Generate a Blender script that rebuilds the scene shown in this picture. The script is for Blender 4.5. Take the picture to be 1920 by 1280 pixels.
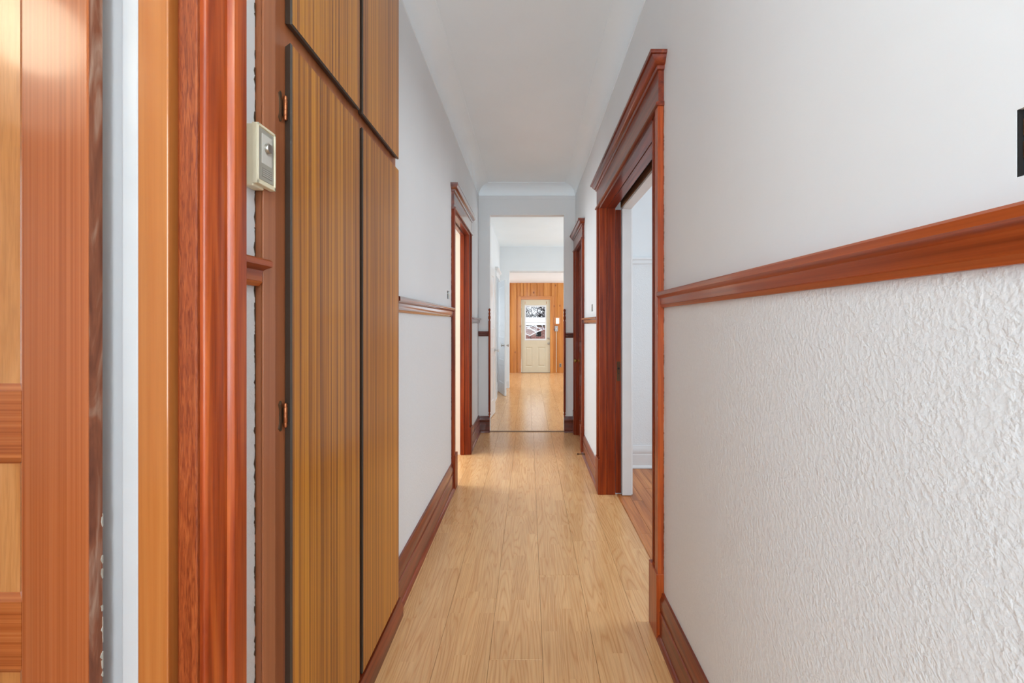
import bpy, math, random
from mathutils import Vector, Matrix

random.seed(7)
SC = bpy.context.scene
COL = SC.collection
for o in list(bpy.data.objects):
    bpy.data.objects.remove(o, do_unlink=True)

# ------------------------------------------------------------------ camera
CAM_H = 1.36
F = 853.0
cam_d = bpy.data.cameras.new('camera')
cam_d.sensor_width = 36.0
cam_d.lens = 36.0 * F / 1920.0
cam_d.shift_x = -32.0 / 1920.0
cam_d.shift_y = -33.0 / 1920.0
cam_d.clip_start = 0.03
cam_d.clip_end = 200
cam = bpy.data.objects.new('camera', cam_d)
cam.location = (0, 0, CAM_H)
cam.rotation_euler = (math.pi / 2, 0, 0)
COL.objects.link(cam)
SC.camera = cam

# ------------------------------------------------------------------ world, exposure
w = bpy.data.worlds.new('overcast_sky')
SC.world = w
w.use_nodes = True
bg = w.node_tree.nodes['Background']
bg.inputs[0].default_value = (0.93, 0.96, 1.0, 1)
bg.inputs[1].default_value = 1.15
SC.view_settings.view_transform = 'Standard'
SC.view_settings.look = 'None'
SC.view_settings.gamma = 1.0
SC.view_settings.use_curve_mapping = False
SC.view_settings.exposure = 0.58
SC.cycles.max_bounces = 10
SC.cycles.diffuse_bounces = 8


# ------------------------------------------------------------------ daylight through the windows of the rooms
def window_light(name, loc, rot, sx, sy, watts, col=(0.925, 0.968, 1.0)):
    l = bpy.data.lights.new(name, 'AREA')
    l.shape = 'RECTANGLE'
    l.size = sx
    l.size_y = sy
    l.energy = watts
    l.color = col
    o = bpy.data.objects.new(name, l)
    o.location = loc
    o.rotation_euler = rot
    COL.objects.link(o)
    return o


R90 = math.pi / 2
COOL = (0.82, 0.925, 1.0)
window_light('added_front_light', (0.0, -2.14, 1.75), (R90, 0, 0), 1.0, 2.1, 54, COOL)  # added light behind the camera that brightens the hallway
window_light('daylight_front_room', (-4.12, -0.6, 1.6), (0, -R90, 0), 1.6, 1.9, 9, COOL)
window_light('daylight_side_room', (3.92, 2.6, 1.6), (0, R90, 0), 1.6, 1.6, 40, (0.91, 0.96, 1.0))
window_light('daylight_bedroom', (-3.12, 4.4, 1.6), (0, -R90, 0), 1.6, 1.4, 62, (0.90, 0.96, 1))
window_light('daylight_dining', (2.52, 7.8, 1.6), (0, R90, 0), 1.6, 2.2, 29)
window_light('daylight_back_room', (2.52, 11.2, 1.5), (0, R90, 0), 1.4, 1.8, 27)
window_light('daylight_back_room_west', (-2.12, 11.2, 1.5), (0, -R90, 0), 1.4, 1.8, 22)
window_light('added_stair_light', (-1.58, 8.9, 1.5), (0, -R90, 0), 1.2, 1.0, 5)  # added light in the stair room, brightens the far white door leaf


# ------------------------------------------------------------------ materials
def s2l(c):
    return tuple(((v / 255) / 12.92 if v / 255 <= 0.04045 else ((v / 255 + 0.055) / 1.055) ** 2.4) for v in c) + (1,)


class NT:
    def __init__(s, name):
        s.m = bpy.data.materials.new(name)
        s.m.use_nodes = True
        s.t = s.m.node_tree
        s.b = s.t.nodes['Principled BSDF']

    def n(s, typ, **kw):
        nd = s.t.nodes.new(typ)
        for k, v in kw.items():
            setattr(nd, k, v)
        return nd

    def l(s, a, b):
        s.t.links.new(a, b)

    def coords(s, scale=(1, 1, 1), rand=19.0):
        tc = s.n('ShaderNodeTexCoord')
        mp = s.n('ShaderNodeMapping')
        mp.inputs['Scale'].default_value = scale
        if rand:
            oi = s.n('ShaderNodeObjectInfo')
            mu = s.n('ShaderNodeMath', operation='MULTIPLY')
            mu.inputs[1].default_value = rand
            s.l(oi.outputs['Random'], mu.inputs[0])
            ad = s.n('ShaderNodeVectorMath', operation='ADD')
            s.l(tc.outputs['Object'], ad.inputs[0])
            s.l(mu.outputs[0], ad.inputs[1])
            s.l(ad.outputs[0], mp.inputs['Vector'])
        else:
            s.l(tc.outputs['Object'], mp.inputs['Vector'])
        return mp.outputs[0]

    def noise(s, vec, scale, detail=3, rough=0.5, dist=0.0):
        nd = s.n('ShaderNodeTexNoise')
        nd.inputs['Scale'].default_value = scale
        nd.inputs['Detail'].default_value = detail
        nd.inputs['Roughness'].default_value = rough
        nd.inputs['Distortion'].default_value = dist
        s.l(vec, nd.inputs['Vector'])
        return nd.outputs['Fac']

    def ramp(s, fac, stops):
        r = s.n('ShaderNodeValToRGB')
        el = r.color_ramp.elements
        while len(el) < len(stops):
            el.new(0.5)
        for e, (p, c) in zip(el, stops):
            e.position = p
            e.color = c if len(c) == 4 else tuple(c) + (1,)
        s.l(fac, r.inputs[0])
        return r.outputs[0]

    def mix(s, a, b, fac, blend='MIX'):
        mx = s.n('ShaderNodeMix', data_type='RGBA', blend_type=blend)
        if isinstance(fac, (int, float)):
            mx.inputs[0].default_value = fac
        else:
            s.l(fac, mx.inputs[0])
        for i, v in ((6, a), (7, b)):
            if isinstance(v, tuple):
                mx.inputs[i].default_value = v
            else:
                s.l(v, mx.inputs[i])
        return mx.outputs[2]

    def bump(s, h, strength, dist):
        bp = s.n('ShaderNodeBump')
        bp.inputs['Strength'].default_value = strength
        bp.inputs['Distance'].default_value = dist
        s.l(h, bp.inputs['Height'])
        s.l(bp.outputs[0], s.b.inputs['Normal'])

    def set(s, **kw):
        for k, v in kw.items():
            s.b.inputs[k.replace('_', ' ')].default_value = v


def plain(name, rgb, rough=0.5, metal=0.0, var=0.04, coat=0.0, bump=0.0):
    m = NT(name)
    v = m.coords()
    f = m.noise(v, 9, 4)
    c = s2l(rgb)
    c2 = tuple(x * (1 - var * 2) for x in c[:3]) + (1,)
    m.l(m.ramp(f, [(0.3, c2), (0.7, c)]), m.b.inputs['Base Color'])
    m.set(Roughness=rough, Metallic=metal)
    if coat:
        m.b.inputs['Coat Weight'].default_value = coat
        m.b.inputs['Coat Roughness'].default_value = 0.12
    if bump:
        m.bump(m.noise(v, 240, 2), bump, 0.001)
    return m.m


AX = {'X': 0, 'Y': 1, 'Z': 2}


def wood(name, dark, mid, light, axis='Z', ring=16, stretch=0.04, fibre=150, rough=0.32, coat=0.25, dist=0.5, cr=0.1, spec=0.35, ior=1.55, bump=0.12, fib=0.35, lo=0.32, hi=0.68, world=False, knots=False):
    m = NT(name)
    sc = [1, 1, 1]
    sc[AX[axis]] = stretch
    v = m.coords(tuple(sc), 0 if world else 19)
    f = m.noise(v, ring, 4, 0.55, dist)
    base = m.ramp(f, [(lo, s2l(dark)), (0.5, s2l(mid)), (hi, s2l(light))])
    sc2 = [1, 1, 1]
    sc2[AX[axis]] = stretch * 0.5
    v2 = m.coords(tuple(sc2), 0 if world else 19)
    g = m.noise(v2, fibre, 2, 0.6)
    fg = m.ramp(g, [(0.35, (0.45, 0.38, 0.34)), (0.6, (1, 1, 1))])
    col = m.mix(base, fg, fib, 'MULTIPLY')
    if knots:
        sck = [1, 1, 1]
        sck[AX[axis]] = 0.55
        vk = m.coords(tuple(sck))
        vo = m.n('ShaderNodeTexVoronoi')
        vo.inputs['Scale'].default_value = 5.5
        m.l(vk, vo.inputs['Vector'])
        k = m.ramp(vo.outputs['Distance'], [(0.05, (1, 1, 1)), (0.13, (0, 0, 0))])
        col = m.mix(col, s2l((110, 52, 18)), k)
    m.l(col, m.b.inputs['Base Color'])
    m.set(Roughness=rough)
    m.b.inputs['Coat Weight'].default_value = coat
    m.b.inputs['Coat Roughness'].default_value = cr
    m.b.inputs['Coat IOR'].default_value = ior
    m.b.inputs['Specular IOR Level'].default_value = spec
    if bump:
        m.bump(g, bump, 0.0008)
    return m.m


def plaster_smooth(name, rgb):
    m = NT(name)
    v = m.coords(rand=0)
    f = m.noise(v, 1.7, 4)
    c = s2l(rgb)
    m.l(m.ramp(f, [(0.3, tuple(x * 0.965 for x in c[:3])), (0.7, c)]), m.b.inputs['Base Color'])
    m.set(Roughness=0.55)
    h = m.noise(v, 30, 5, 0.6)
    m.bump(h, 0.25, 0.0016)
    return m.m


def plaster_stipple(name, rgb, scale=116, strength=0.29, dist=0.0035):
    m = NT(name)
    v = m.coords(rand=0)
    c = s2l(rgb)
    a = m.noise(v, scale, 2, 0.5, 0.15)
    b = m.noise(v, scale * 0.34, 3, 0.55, 0.5)
    ra = m.ramp(a, [(0.36, (0, 0, 0)), (0.66, (1, 1, 1))])
    rb = m.ramp(b, [(0.35, (0.45, 0.45, 0.45)), (0.65, (1, 1, 1))])
    h = m.mix(ra, rb, 1.0, 'MULTIPLY')
    m.l(m.ramp(a, [(0.3, tuple(x * 0.97 for x in c[:3])), (0.7, c)]), m.b.inputs['Base Color'])
    m.set(Roughness=0.5)
    m.bump(h, strength, dist)
    return m.m


def laminate_floor(name, dark, mid, light, strip=0.0722, rough=0.22):
    """three-strip oak laminate: each plank carries three printed strips, each with a grain of its own"""
    m = NT(name)
    tc = m.n('ShaderNodeTexCoord')
    oi = m.n('ShaderNodeObjectInfo')
    sep = m.n('ShaderNodeSeparateXYZ')
    m.l(tc.outputs['Object'], sep.inputs[0])
    mr = m.n('ShaderNodeMath', operation='MULTIPLY_ADD')
    mr.inputs[1].default_value = 7.3
    m.l(oi.outputs['Random'], mr.inputs[0])
    m.l(sep.outputs['Y'], mr.inputs[2])
    ax = m.n('ShaderNodeMath', operation='ADD')
    ax.inputs[1].default_value = strip * 1.5 + strip * 8
    m.l(sep.outputs['X'], ax.inputs[0])
    cb = m.n('ShaderNodeCombineXYZ')
    m.l(mr.outputs[0], cb.inputs[0])
    m.l(ax.outputs[0], cb.inputs[1])
    br = m.n('ShaderNodeTexBrick')
    br.offset = 0.37
    br.offset_frequency = 2
    br.inputs['Color1'].default_value = (0, 0, 0, 1)
    br.inputs['Color2'].default_value = (1, 1, 1, 1)
    br.inputs['Mortar'].default_value = (0.5, 0.5, 0.5, 1)
    br.inputs['Scale'].default_value = 1.0
    br.inputs['Mortar Size'].default_value = 0.0
    br.inputs['Brick Width'].default_value = 0.43
    br.inputs['Row Height'].default_value = strip
    m.l(cb.outputs[0], br.inputs['Vector'])
    # per-strip offset of the grain
    mo = m.n('ShaderNodeVectorMath', operation='MULTIPLY')
    mo.inputs[1].default_value = (31.0, 17.0, 53.0)
    m.l(br.outputs['Color'], mo.inputs[0])
    ro = m.n('ShaderNodeMath', operation='MULTIPLY')
    ro.inputs[1].default_value = 23.0
    m.l(oi.outputs['Random'], ro.inputs[0])
    ad = m.n('ShaderNodeVectorMath', operation='ADD')
    m.l(tc.outputs['Object'], ad.inputs[0])
    m.l(mo.outputs[0], ad.inputs[1])
    ad2 = m.n('ShaderNodeVectorMath', operation='ADD')
    m.l(ad.outputs[0], ad2.inputs[0])
    m.l(ro.outputs[0], ad2.inputs[1])
    mp = m.n('ShaderNodeMapping')
    mp.inputs['Scale'].default_value = (1, 0.065, 1)
    m.l(ad2.outputs[0], mp.inputs[0])
    f = m.noise(mp.outputs[0], 11, 1, 0.4, 0.1)
    # contour lines of the noise read as cathedral grain
    mu = m.n('ShaderNodeMath', operation='MULTIPLY')
    mu.inputs[1].default_value = 17.0
    m.l(f, mu.inputs[0])
    fr = m.n('ShaderNodeMath', operation='PINGPONG')
    fr.inputs[1].default_value = 0.5
    m.l(mu.outputs[0], fr.inputs[0])
    grain = m.ramp(fr.outputs[0], [(0.0, s2l(dark)), (0.16, s2l(mid)), (0.5, s2l(light))])
    mp2 = m.n('ShaderNodeMapping')
    mp2.inputs['Scale'].default_value = (1, 0.03, 1)
    m.l(ad2.outputs[0], mp2.inputs[0])
    g = m.noise(mp2.outputs[0], 190, 2, 0.6)
    fg = m.ramp(g, [(0.35, (0.72, 0.64, 0.56)), (0.6, (1, 1, 1))])
    col = m.mix(grain, fg, 0.45, 'MULTIPLY')
    tint = m.ramp(br.outputs['Color'], [(0.0, (0.90, 0.86, 0.83)), (1.0, (1, 1, 1))])
    col = m.mix(col, tint, 1.0, 'MULTIPLY')
    m.l(col, m.b.inputs['Base Color'])
    m.set(Roughness=rough)
    m.bump(g, 0.05, 0.0005)
    return m.m


WALL_W = (221, 226, 229)
M = {}
M['wall'] = plaster_smooth('white_smooth_plaster', WALL_W)
M['stipple'] = plaster_stipple('white_stippled_plaster', (218, 223, 226))
M['ceiling'] = plaster_smooth('white_ceiling_plaster', (236, 248, 255))
M['cream'] = plaster_smooth('cream_plaster', (236, 228, 214))
M['white_paint'] = plain('white_gloss_paint', (216, 219, 221), 0.28, var=0.02)
M['dark_wood'] = wood('varnished_red_fir', (98, 30, 4), (128, 45, 8), (154, 64, 15), 'Z', 34, 0.04, rough=0.4, coat=0.12, spec=0.2)
M['dark_wood_y'] = wood('varnished_red_fir_lengthwise', (90, 28, 11), (120, 44, 18), (144, 62, 28), 'Y', 30, 0.04, rough=0.4, coat=0.55, spec=0.25)
M['gloss_y'] = wood('thick_glossy_varnish_on_fir', (80, 26, 12), (108, 40, 20), (132, 56, 30), 'Y', 30, 0.04, rough=0.35, coat=1.0, cr=0.08, ior=2.0)
M['dark_wood_x'] = wood('varnished_red_fir_crosswise', (70, 20, 8), (92, 30, 13), (114, 44, 20), 'X', 30, 0.04, rough=0.4, coat=0.8)
M['rail_wood'] = wood('orange_fir_rail', (120, 46, 16), (160, 74, 30), (186, 98, 44), 'Y', 30, 0.02, rough=0.3, coat=0.25)
M['casing_wood'] = wood('orange_red_fir_casing', (132, 48, 14), (164, 70, 24), (184, 90, 36), 'Z', 40, 0.05, rough=0.3, coat=0.15)
M['jamb_wood'] = wood('golden_fir_jamb', (148, 78, 32), (172, 102, 48), (186, 120, 62), 'Z', 14, 0.03, rough=0.2, coat=0.4, fib=0.15)
M['jamb_grain'] = wood('grainy_red_fir_jamb', (112, 44, 18), (142, 66, 30), (162, 84, 42), 'Z', 240, 0.09, rough=0.28, coat=0.3, dist=1.4)
M['door_wood'] = wood('orange_fir_stile', (150, 76, 38), (172, 94, 50), (184, 108, 62), 'Z', 190, 0.004, fibre=420, rough=0.24, coat=0.35, dist=0.05, fib=0.25, lo=0.2, hi=0.8)
M['door_wood_x'] = wood('orange_fir_door_rail', (156, 78, 34), (180, 98, 46), (196, 116, 60), 'X', 190, 0.005, fibre=420, rough=0.24, coat=0.35, dist=0.1, fib=0.25)
M['door_panel'] = wood('golden_fir_door_panel', (172, 104, 52), (198, 132, 72), (212, 150, 92), 'Z', 12, 0.12, fibre=220, rough=0.22, coat=0.35, dist=1.0, fib=0.25)
M['door_edge'] = wood('worn_door_edge', (96, 50, 34), (140, 84, 58), (196, 170, 150), 'Z', 26, 0.14, rough=0.45, coat=0.0, dist=1.6, lo=0.25, hi=0.8)
M['laminate'] = wood('zebra_wood_laminate', (134, 78, 30), (184, 118, 42), (204, 138, 48), 'Z', 80, 0.006, fibre=260, rough=0.3, coat=0.12, dist=0.1, fib=0.4, lo=0.34, hi=0.6)
M['frame_paint'] = wood('brown_stained_face_frame', (144, 84, 52), (162, 98, 62), (176, 112, 74), 'Z', 16, 0.02, rough=0.35, coat=0.15, fib=0.12)
M['edge_dark'] = plain('dark_laminate_edge', (62, 52, 44), 0.35)
M['floor'] = laminate_floor('oak_laminate', (216, 163, 108), (228, 180, 126), (231, 186, 133))
M['fir_floor'] = wood('orange_fir_strip_floor', (150, 84, 36), (190, 116, 58), (212, 142, 80), 'Y', 18, 0.05, rough=0.35, coat=0.2)
M['pine'] = wood('knotty_pine_board', (176, 106, 46), (194, 126, 58), (208, 144, 74), 'Z', 12, 0.05, rough=0.3, coat=0.25, fib=0.2, knots=True)
M['pine_x'] = wood('pine_casing_crosswise', (174, 104, 52), (192, 124, 66), (204, 140, 82), 'X', 12, 0.05, rough=0.3, coat=0.25, fib=0.2)
M['dimmed_jamb_paint'] = plain('dimmed_white_jamb_paint', (198, 201, 203), 0.3, var=0.02)  # white paint darkened in its colour where strong light overexposes the near jamb
M['entry_paint'] = plain('cream_door_paint', (208, 200, 176), 0.4, var=0.02)
M['thermo'] = plain('aged_ivory_plastic', (226, 218, 190), 0.38, var=0.03)
M['thermo_face'] = plain('brushed_grey_plate', (172, 170, 158), 0.35, 0.3)
M['thermo_dark'] = plain('dim_print_grey', (136, 132, 122), 0.4)
M['clear'] = plain('pale_clear_plastic', (206, 204, 196), 0.12)
M['copper'] = plain('worn_copper', (190, 118, 78), 0.32, 0.9, 0.15)
M['bronze'] = plain('tarnished_hinge_metal', (120, 104, 84), 0.4, 0.85, 0.15)
M['brass'] = plain('aged_brass', (176, 140, 74), 0.28, 0.95, 0.1)
M['dark_brass'] = plain('dark_lock_plate', (98, 66, 40), 0.45, 0.6, 0.2)
M['black'] = plain('dark_cavity', (16, 14, 13), 0.9)
M['subfloor'] = plain('dark_subfloor', (70, 48, 32), 0.9)
M['lath'] = wood('rough_lath', (84, 52, 28), (112, 74, 42), (134, 94, 58), 'Y', 20, 0.05, rough=0.8, coat=0)
M['wire'] = plain('white_wire_sheath', (224, 216, 198), 0.45)
M['nickel'] = plain('satin_nickel', (176, 172, 164), 0.3, 0.95)
M['switch_grey'] = plain('grey_plastic', (168, 170, 172), 0.45)
M['outlet'] = plain('grey_outlet_plate', (150, 146, 138), 0.45)
M['snow'] = plain('snow', (240, 243, 248), 0.8, var=0.02)
M['bark'] = plain('dark_bark', (52, 44, 42), 0.9, var=0.15)
M['paint_chip'] = plain('ragged_old_paint', (196, 190, 178), 0.6, var=0.2)
M['threshold'] = plain('dull_metal_strip', (120, 92, 66), 0.4, 0.2)

g = NT('window_glass')
g.set(Roughness=0.02, IOR=1.45)
g.b.inputs['Base Color'].default_value = (1, 1, 1, 1)
g.b.inputs['Transmission Weight'].default_value = 1.0
g.l(g.ramp(g.noise(g.coords(), 3), [(0.3, (0.985, 0.99, 0.99)), (0.7, (1, 1, 1))]), g.b.inputs['Base Color'])
tr = g.n('ShaderNodeBsdfTransparent')
gl = g.n('ShaderNodeBsdfGlossy')
gl.inputs['Roughness'].default_value = 0.02
lw = g.n('ShaderNodeLayerWeight')
lw.inputs['Blend'].default_value = 0.5
pw = g.n('ShaderNodeMath', operation='POWER')
pw.inputs[1].default_value = 5.0
g.l(lw.outputs['Facing'], pw.inputs[0])
fz = g.n('ShaderNodeMath', operation='MULTIPLY_ADD')
fz.inputs[1].default_value = 0.8
fz.inputs[2].default_value = 0.012
g.l(pw.outputs[0], fz.inputs[0])
mxs = g.n('ShaderNodeMixShader')
g.l(fz.outputs[0], mxs.inputs[0])
g.l(tr.outputs[0], mxs.inputs[1])
g.l(gl.outputs[0], mxs.inputs[2])
g.l(mxs.outputs[0], g.t.nodes['Material Output'].inputs['Surface'])
M['glass'] = g.m

b_ = NT('red_brick_wall')
brk = b_.n('ShaderNodeTexBrick')
brk.inputs['Color1'].default_value = s2l((142, 82, 72))
brk.inputs['Color2'].default_value = s2l((120, 66, 60))
brk.inputs['Mortar'].default_value = s2l((170, 150, 142))
brk.inputs['Scale'].default_value = 1.0
brk.inputs['Brick Width'].default_value = 0.21
brk.inputs['Row Height'].default_value = 0.075
brk.inputs['Mortar Size'].default_value = 0.01
tcb = b_.n('ShaderNodeTexCoord')
mpb = b_.n('ShaderNodeMapping')
mpb.inputs['Rotation'].default_value = (R90, 0, 0)
b_.l(tcb.outputs['Object'], mpb.inputs[0])
b_.l(mpb.outputs[0], brk.inputs['Vector'])
b_.l(brk.outputs['Color'], b_.b.inputs['Base Color'])
b_.set(Roughness=0.9)
M['brick'] = b_.m

e = NT('amber_lit_panel')
e.l(e.ramp(e.noise(e.coords(), 60), [(0.3, s2l((250, 190, 110))), (0.7, s2l((255, 226, 160)))]), e.b.inputs['Emission Color'])
e.b.inputs['Emission Strength'].default_value = 0.4
M['amber'] = e.m

lampm = NT('lit_opal_glass')
lampm.b.inputs['Base Color'].default_value = (1, 0.95, 0.85, 1)
lampm.l(lampm.ramp(lampm.noise(lampm.coords(), 4), [(0.3, (1, 0.86, 0.62)), (0.7, (1, 0.88, 0.66))]), lampm.b.inputs['Emission Color'])
lampm.b.inputs['Emission Strength'].default_value = 10.0
M['opal'] = lampm.m


# ------------------------------------------------------------------ mesh helpers
class MB:
    """collects shapes given in world coordinates; build() links them as one mesh object with its origin in its middle"""

    def __init__(s):
        s.v, s.f, s.mi = [], [], []

    def add(s, vs, fs, mi=0):
        o = len(s.v)
        s.v += [tuple(p) for p in vs]
        s.f += [tuple(i + o for i in f) for f in fs]
        s.mi += [mi] * len(fs)
        return s

    def box(s, x0, x1, y0, y1, z0, z1, mi=0):
        x0, x1 = min(x0, x1), max(x0, x1)
        y0, y1 = min(y0, y1), max(y0, y1)
        z0, z1 = min(z0, z1), max(z0, z1)
        vs = [(x, y, z) for z in (z0, z1) for y in (y0, y1) for x in (x0, x1)]
        return s.add(vs, [(0, 2, 3, 1), (4, 5, 7, 6), (0, 1, 5, 4), (2, 6, 7, 3), (0, 4, 6, 2), (1, 3, 7, 5)], mi)

    def prism(s, prof, axis, a, b, mi=0, closed=True):
        """prof: list of 2-D points; swept along axis from a to b. axis Y: (x,z); X: (y,z); Z: (x,y)"""
        n = len(prof)
        vs = []
        for t in (a, b):
            for p, q in prof:
                vs.append((p, t, q) if axis == 'Y' else ((t, p, q) if axis == 'X' else (p, q, t)))
        rng = range(n) if closed else range(n - 1)
        fs = [(i, (i + 1) % n, n + (i + 1) % n, n + i) for i in rng]
        if closed:
            fs += [tuple(range(n - 1, -1, -1)), tuple(range(n, 2 * n))]
        return s.add(vs, fs, mi)

    def lathe(s, prof, c, axis='Z', seg=16, mi=0):
        """prof: (radius, along) pairs around the point c"""
        vs, fs = [], []
        n = len(prof)
        for k in range(seg):
            a = 2 * math.pi * k / seg
            for r, h in prof:
                p, q = r * math.cos(a), r * math.sin(a)
                d = (p, q, h) if axis == 'Z' else ((h, p, q) if axis == 'X' else (p, h, q))
                vs.append((c[0] + d[0], c[1] + d[1], c[2] + d[2]))
        for k in range(seg):
            k2 = (k + 1) % seg
            for i in range(n - 1):
                fs.append((k * n + i, k2 * n + i, k2 * n + i + 1, k * n + i + 1))
        return s.add(vs, fs, mi)

    def tube(s, pts, rads, seg=6, mi=0):
        vs, fs = [], []
        pts = [Vector(p) for p in pts]
        n = len(pts)
        for i, p in enumerate(pts):
            d = (pts[min(i + 1, n - 1)] - pts[max(i - 1, 0)]).normalized()
            u = d.cross(Vector((0.31, 0.2, 0.93)))
            if u.length < 1e-3:
                u = d.cross(Vector((1, 0, 0)))
            u.normalize()
            w_ = d.cross(u)
            r = rads[i] if isinstance(rads, (list, tuple)) else rads
            for k in range(seg):
                a = 2 * math.pi * k / seg
                vs.append(p + u * (r * math.cos(a)) + w_ * (r * math.sin(a)))
        for i in range(n - 1):
            for k in range(seg):
                k2 = (k + 1) % seg
                fs.append((i * seg + k, i * seg + k2, (i + 1) * seg + k2, (i + 1) * seg + k))
        fs.append(tuple(range(seg - 1, -1, -1)))
        fs.append(tuple((n - 1) * seg + k for k in range(seg)))
        return s.add(vs, fs, mi)

    def xf(s, mat):
        s.v = [tuple(mat @ Vector(p)) for p in s.v]
        return s

    def build(s, name, mats, parent=None, bevel=0.0, smooth=False, base=False, seg=2):
        lo = [min(p[i] for p in s.v) for i in range(3)]
        hi = [max(p[i] for p in s.v) for i in range(3)]
        c = Vector([(lo[i] + hi[i]) / 2 for i in range(3)])
        if base:
            c.z = lo[2]
        me = bpy.data.meshes.new(name)
        me.from_pydata([tuple(Vector(p) - c) for p in s.v], [], s.f)
        if not isinstance(mats, (list, tuple)):
            mats = [mats]
        for m in mats:
            me.materials.append(M[m])
        for p, mi in zip(me.polygons, s.mi):
            p.material_index = mi
        if smooth:
            me.shade_smooth()
            me.set_sharp_from_angle(angle=math.radians(38))
        me.update()
        import bmesh
        bm = bmesh.new()
        bm.from_mesh(me)
        bmesh.ops.recalc_face_normals(bm, faces=bm.faces)
        bm.to_mesh(me)
        bm.free()
        o = bpy.data.objects.new(name, me)
        COL.objects.link(o)
        if parent:
            o.parent = parent
            o.location = c - world_loc(parent)
        else:
            o.location = c
        if bevel:
            bv = o.modifiers.new('soft_edges', 'BEVEL')
            bv.width = bevel
            bv.segments = seg
            bv.limit_method = 'ANGLE'
            bv.angle_limit = math.radians(40)
            bv.harden_normals = False
        return o


def world_loc(o):
    v = Vector(o.location)
    while o.parent:
        o = o.parent
        v += o.location
    return v


def tag(o, label, cat, kind=None, group=None):
    o['label'] = label
    o['category'] = cat
    if kind:
        o['kind'] = kind
    if group:
        o['group'] = group
    return o


def thing(name, loc, label, cat, kind=None, group=None):
    o = bpy.data.objects.new(name, None)
    o.empty_display_size = 0.05
    o.location = loc
    COL.objects.link(o)
    return tag(o, label, cat, kind, group)


def part_copy(src, parent, wloc):
    c = src.copy()
    COL.objects.link(c)
    c.parent = parent
    c.location = Vector(wloc) - world_loc(parent)
    return c


def wall(name, axis, c0, c1, a0, a1, z0, z1, label, holes=(), mats=('wall',), split=None, kind='structure'):
    """a wall lying between c0 and c1 along `axis` ('X': plane x=const, runs along y), with rectangular holes (a0,a1,z0,z1).
    split=z: faces below it take the second material"""
    A = sorted({a0, a1, *[h[0] for h in holes], *[h[1] for h in holes]})
    A = [a for a in A if a0 <= a <= a1]
    Z = {z0, z1, *[h[2] for h in holes], *[h[3] for h in holes]}
    if split:
        Z.add(split)
    Z = [z for z in sorted(Z) if z0 <= z <= z1]

    def solid(i, j):
        if i < 0 or j < 0 or i >= len(A) - 1 or j >= len(Z) - 1:
            return False
        a, z = (A[i] + A[i + 1]) / 2, (Z[j] + Z[j + 1]) / 2
        return not any(h[0] < a < h[1] and h[2] < z < h[3] for h in holes)

    mb = MB()

    def P(c, a, z):
        return (c, a, z) if axis == 'X' else (a, c, z)
    for i in range(len(A) - 1):
        for j in range(len(Z) - 1):
            if not solid(i, j):
                continue
            p, q, r, t = A[i], A[i + 1], Z[j], Z[j + 1]
            mi = 1 if (split and (r + t) / 2 < split and len(mats) > 1) else 0
            for c in (c0, c1):
                mb.add([P(c, p, r), P(c, q, r), P(c, q, t), P(c, p, t)], [(0, 1, 2, 3)], mi)
            for di, dj, e0, e1 in ((-1, 0, (p, r), (p, t)), (1, 0, (q, r), (q, t)), (0, -1, (p, r), (q, r)), (0, 1, (p, t), (q, t))):
                if not solid(i + di, j + dj):
                    mb.add([P(c0, *e0), P(c0, *e1), P(c1, *e1), P(c1, *e0)], [(0, 1, 2, 3)], mi)
    # weld so that normals come out consistent
    key, remap, nv = {}, [], []
    for p in mb.v:
        k = tuple(round(x, 5) for x in p)
        if k not in key:
            key[k] = len(nv)
            nv.append(p)
        remap.append(key[k])
    mb.v = nv
    mb.f = [tuple(remap[i] for i in f) for f in mb.f]
    o = mb.build(name, list(mats))
    return tag(o, label, 'wall', kind)


XL, XR, YE, HC = -0.635, 0.58, 5.72, 3.10
YF = -2.2

# ------------------------------------------------------------------ walls
wall('wall_left', 'X', XL, -0.80, YF, YE, 0, HC + 0.05, 'white plaster hallway wall with wall cabinet and dark framed doorway',
     holes=[(-0.06, 0.85, 0, 2.285), (1.054, 2.118, 0, 2.995), (3.825, 4.745, 0, 2.30), (3.535, 3.625, 1.555, 1.62)],
     mats=('wall', 'stipple'), split=1.46)
wall('wall_right', 'X', XR, 0.81, YF, YE, 0, HC + 0.05, 'white plaster hallway wall, stippled below the orange wood rail',
     holes=[(2.062, 3.64, 0, 2.36), (4.90, 5.575, 0, 2.285), (0.470, 0.541, 1.534, 1.614), (4.135, 4.225, 1.475, 1.54)],
     mats=('wall', 'stipple'), split=1.46)
wall('wall_back', 'Y', YE, YE + 0.12, -0.8, 0.81, 0, HC + 0.05, 'white end wall of the hallway with a tall open passage',
     holes=[(-0.495, 0.442, 0, 2.73)])
wall('wall_front', 'Y', YF - 0.12, YF, -0.8, 0.81, 0, HC + 0.05, 'white wall around the added glazed front door', holes=[(-0.55, 0.55, 0.02, 2.85)])

# front-left room
wall('wall_front_room_side', 'X', -4.3, -4.2, YF, 1.1, 0, HC, 'white outer wall of the room with the orange door', holes=[(-1.6, 0.4, 0.6, 2.5)])
wall('wall_front_room_rear', 'Y', 1.0, 1.1, -4.2, -0.80, 0, HC, 'white wall behind the open orange door')
wall('wall_front_room_street', 'Y', YF - 0.1, YF, -4.2, -0.80, 0, HC, 'white street side wall of the room with the orange door')
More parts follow.
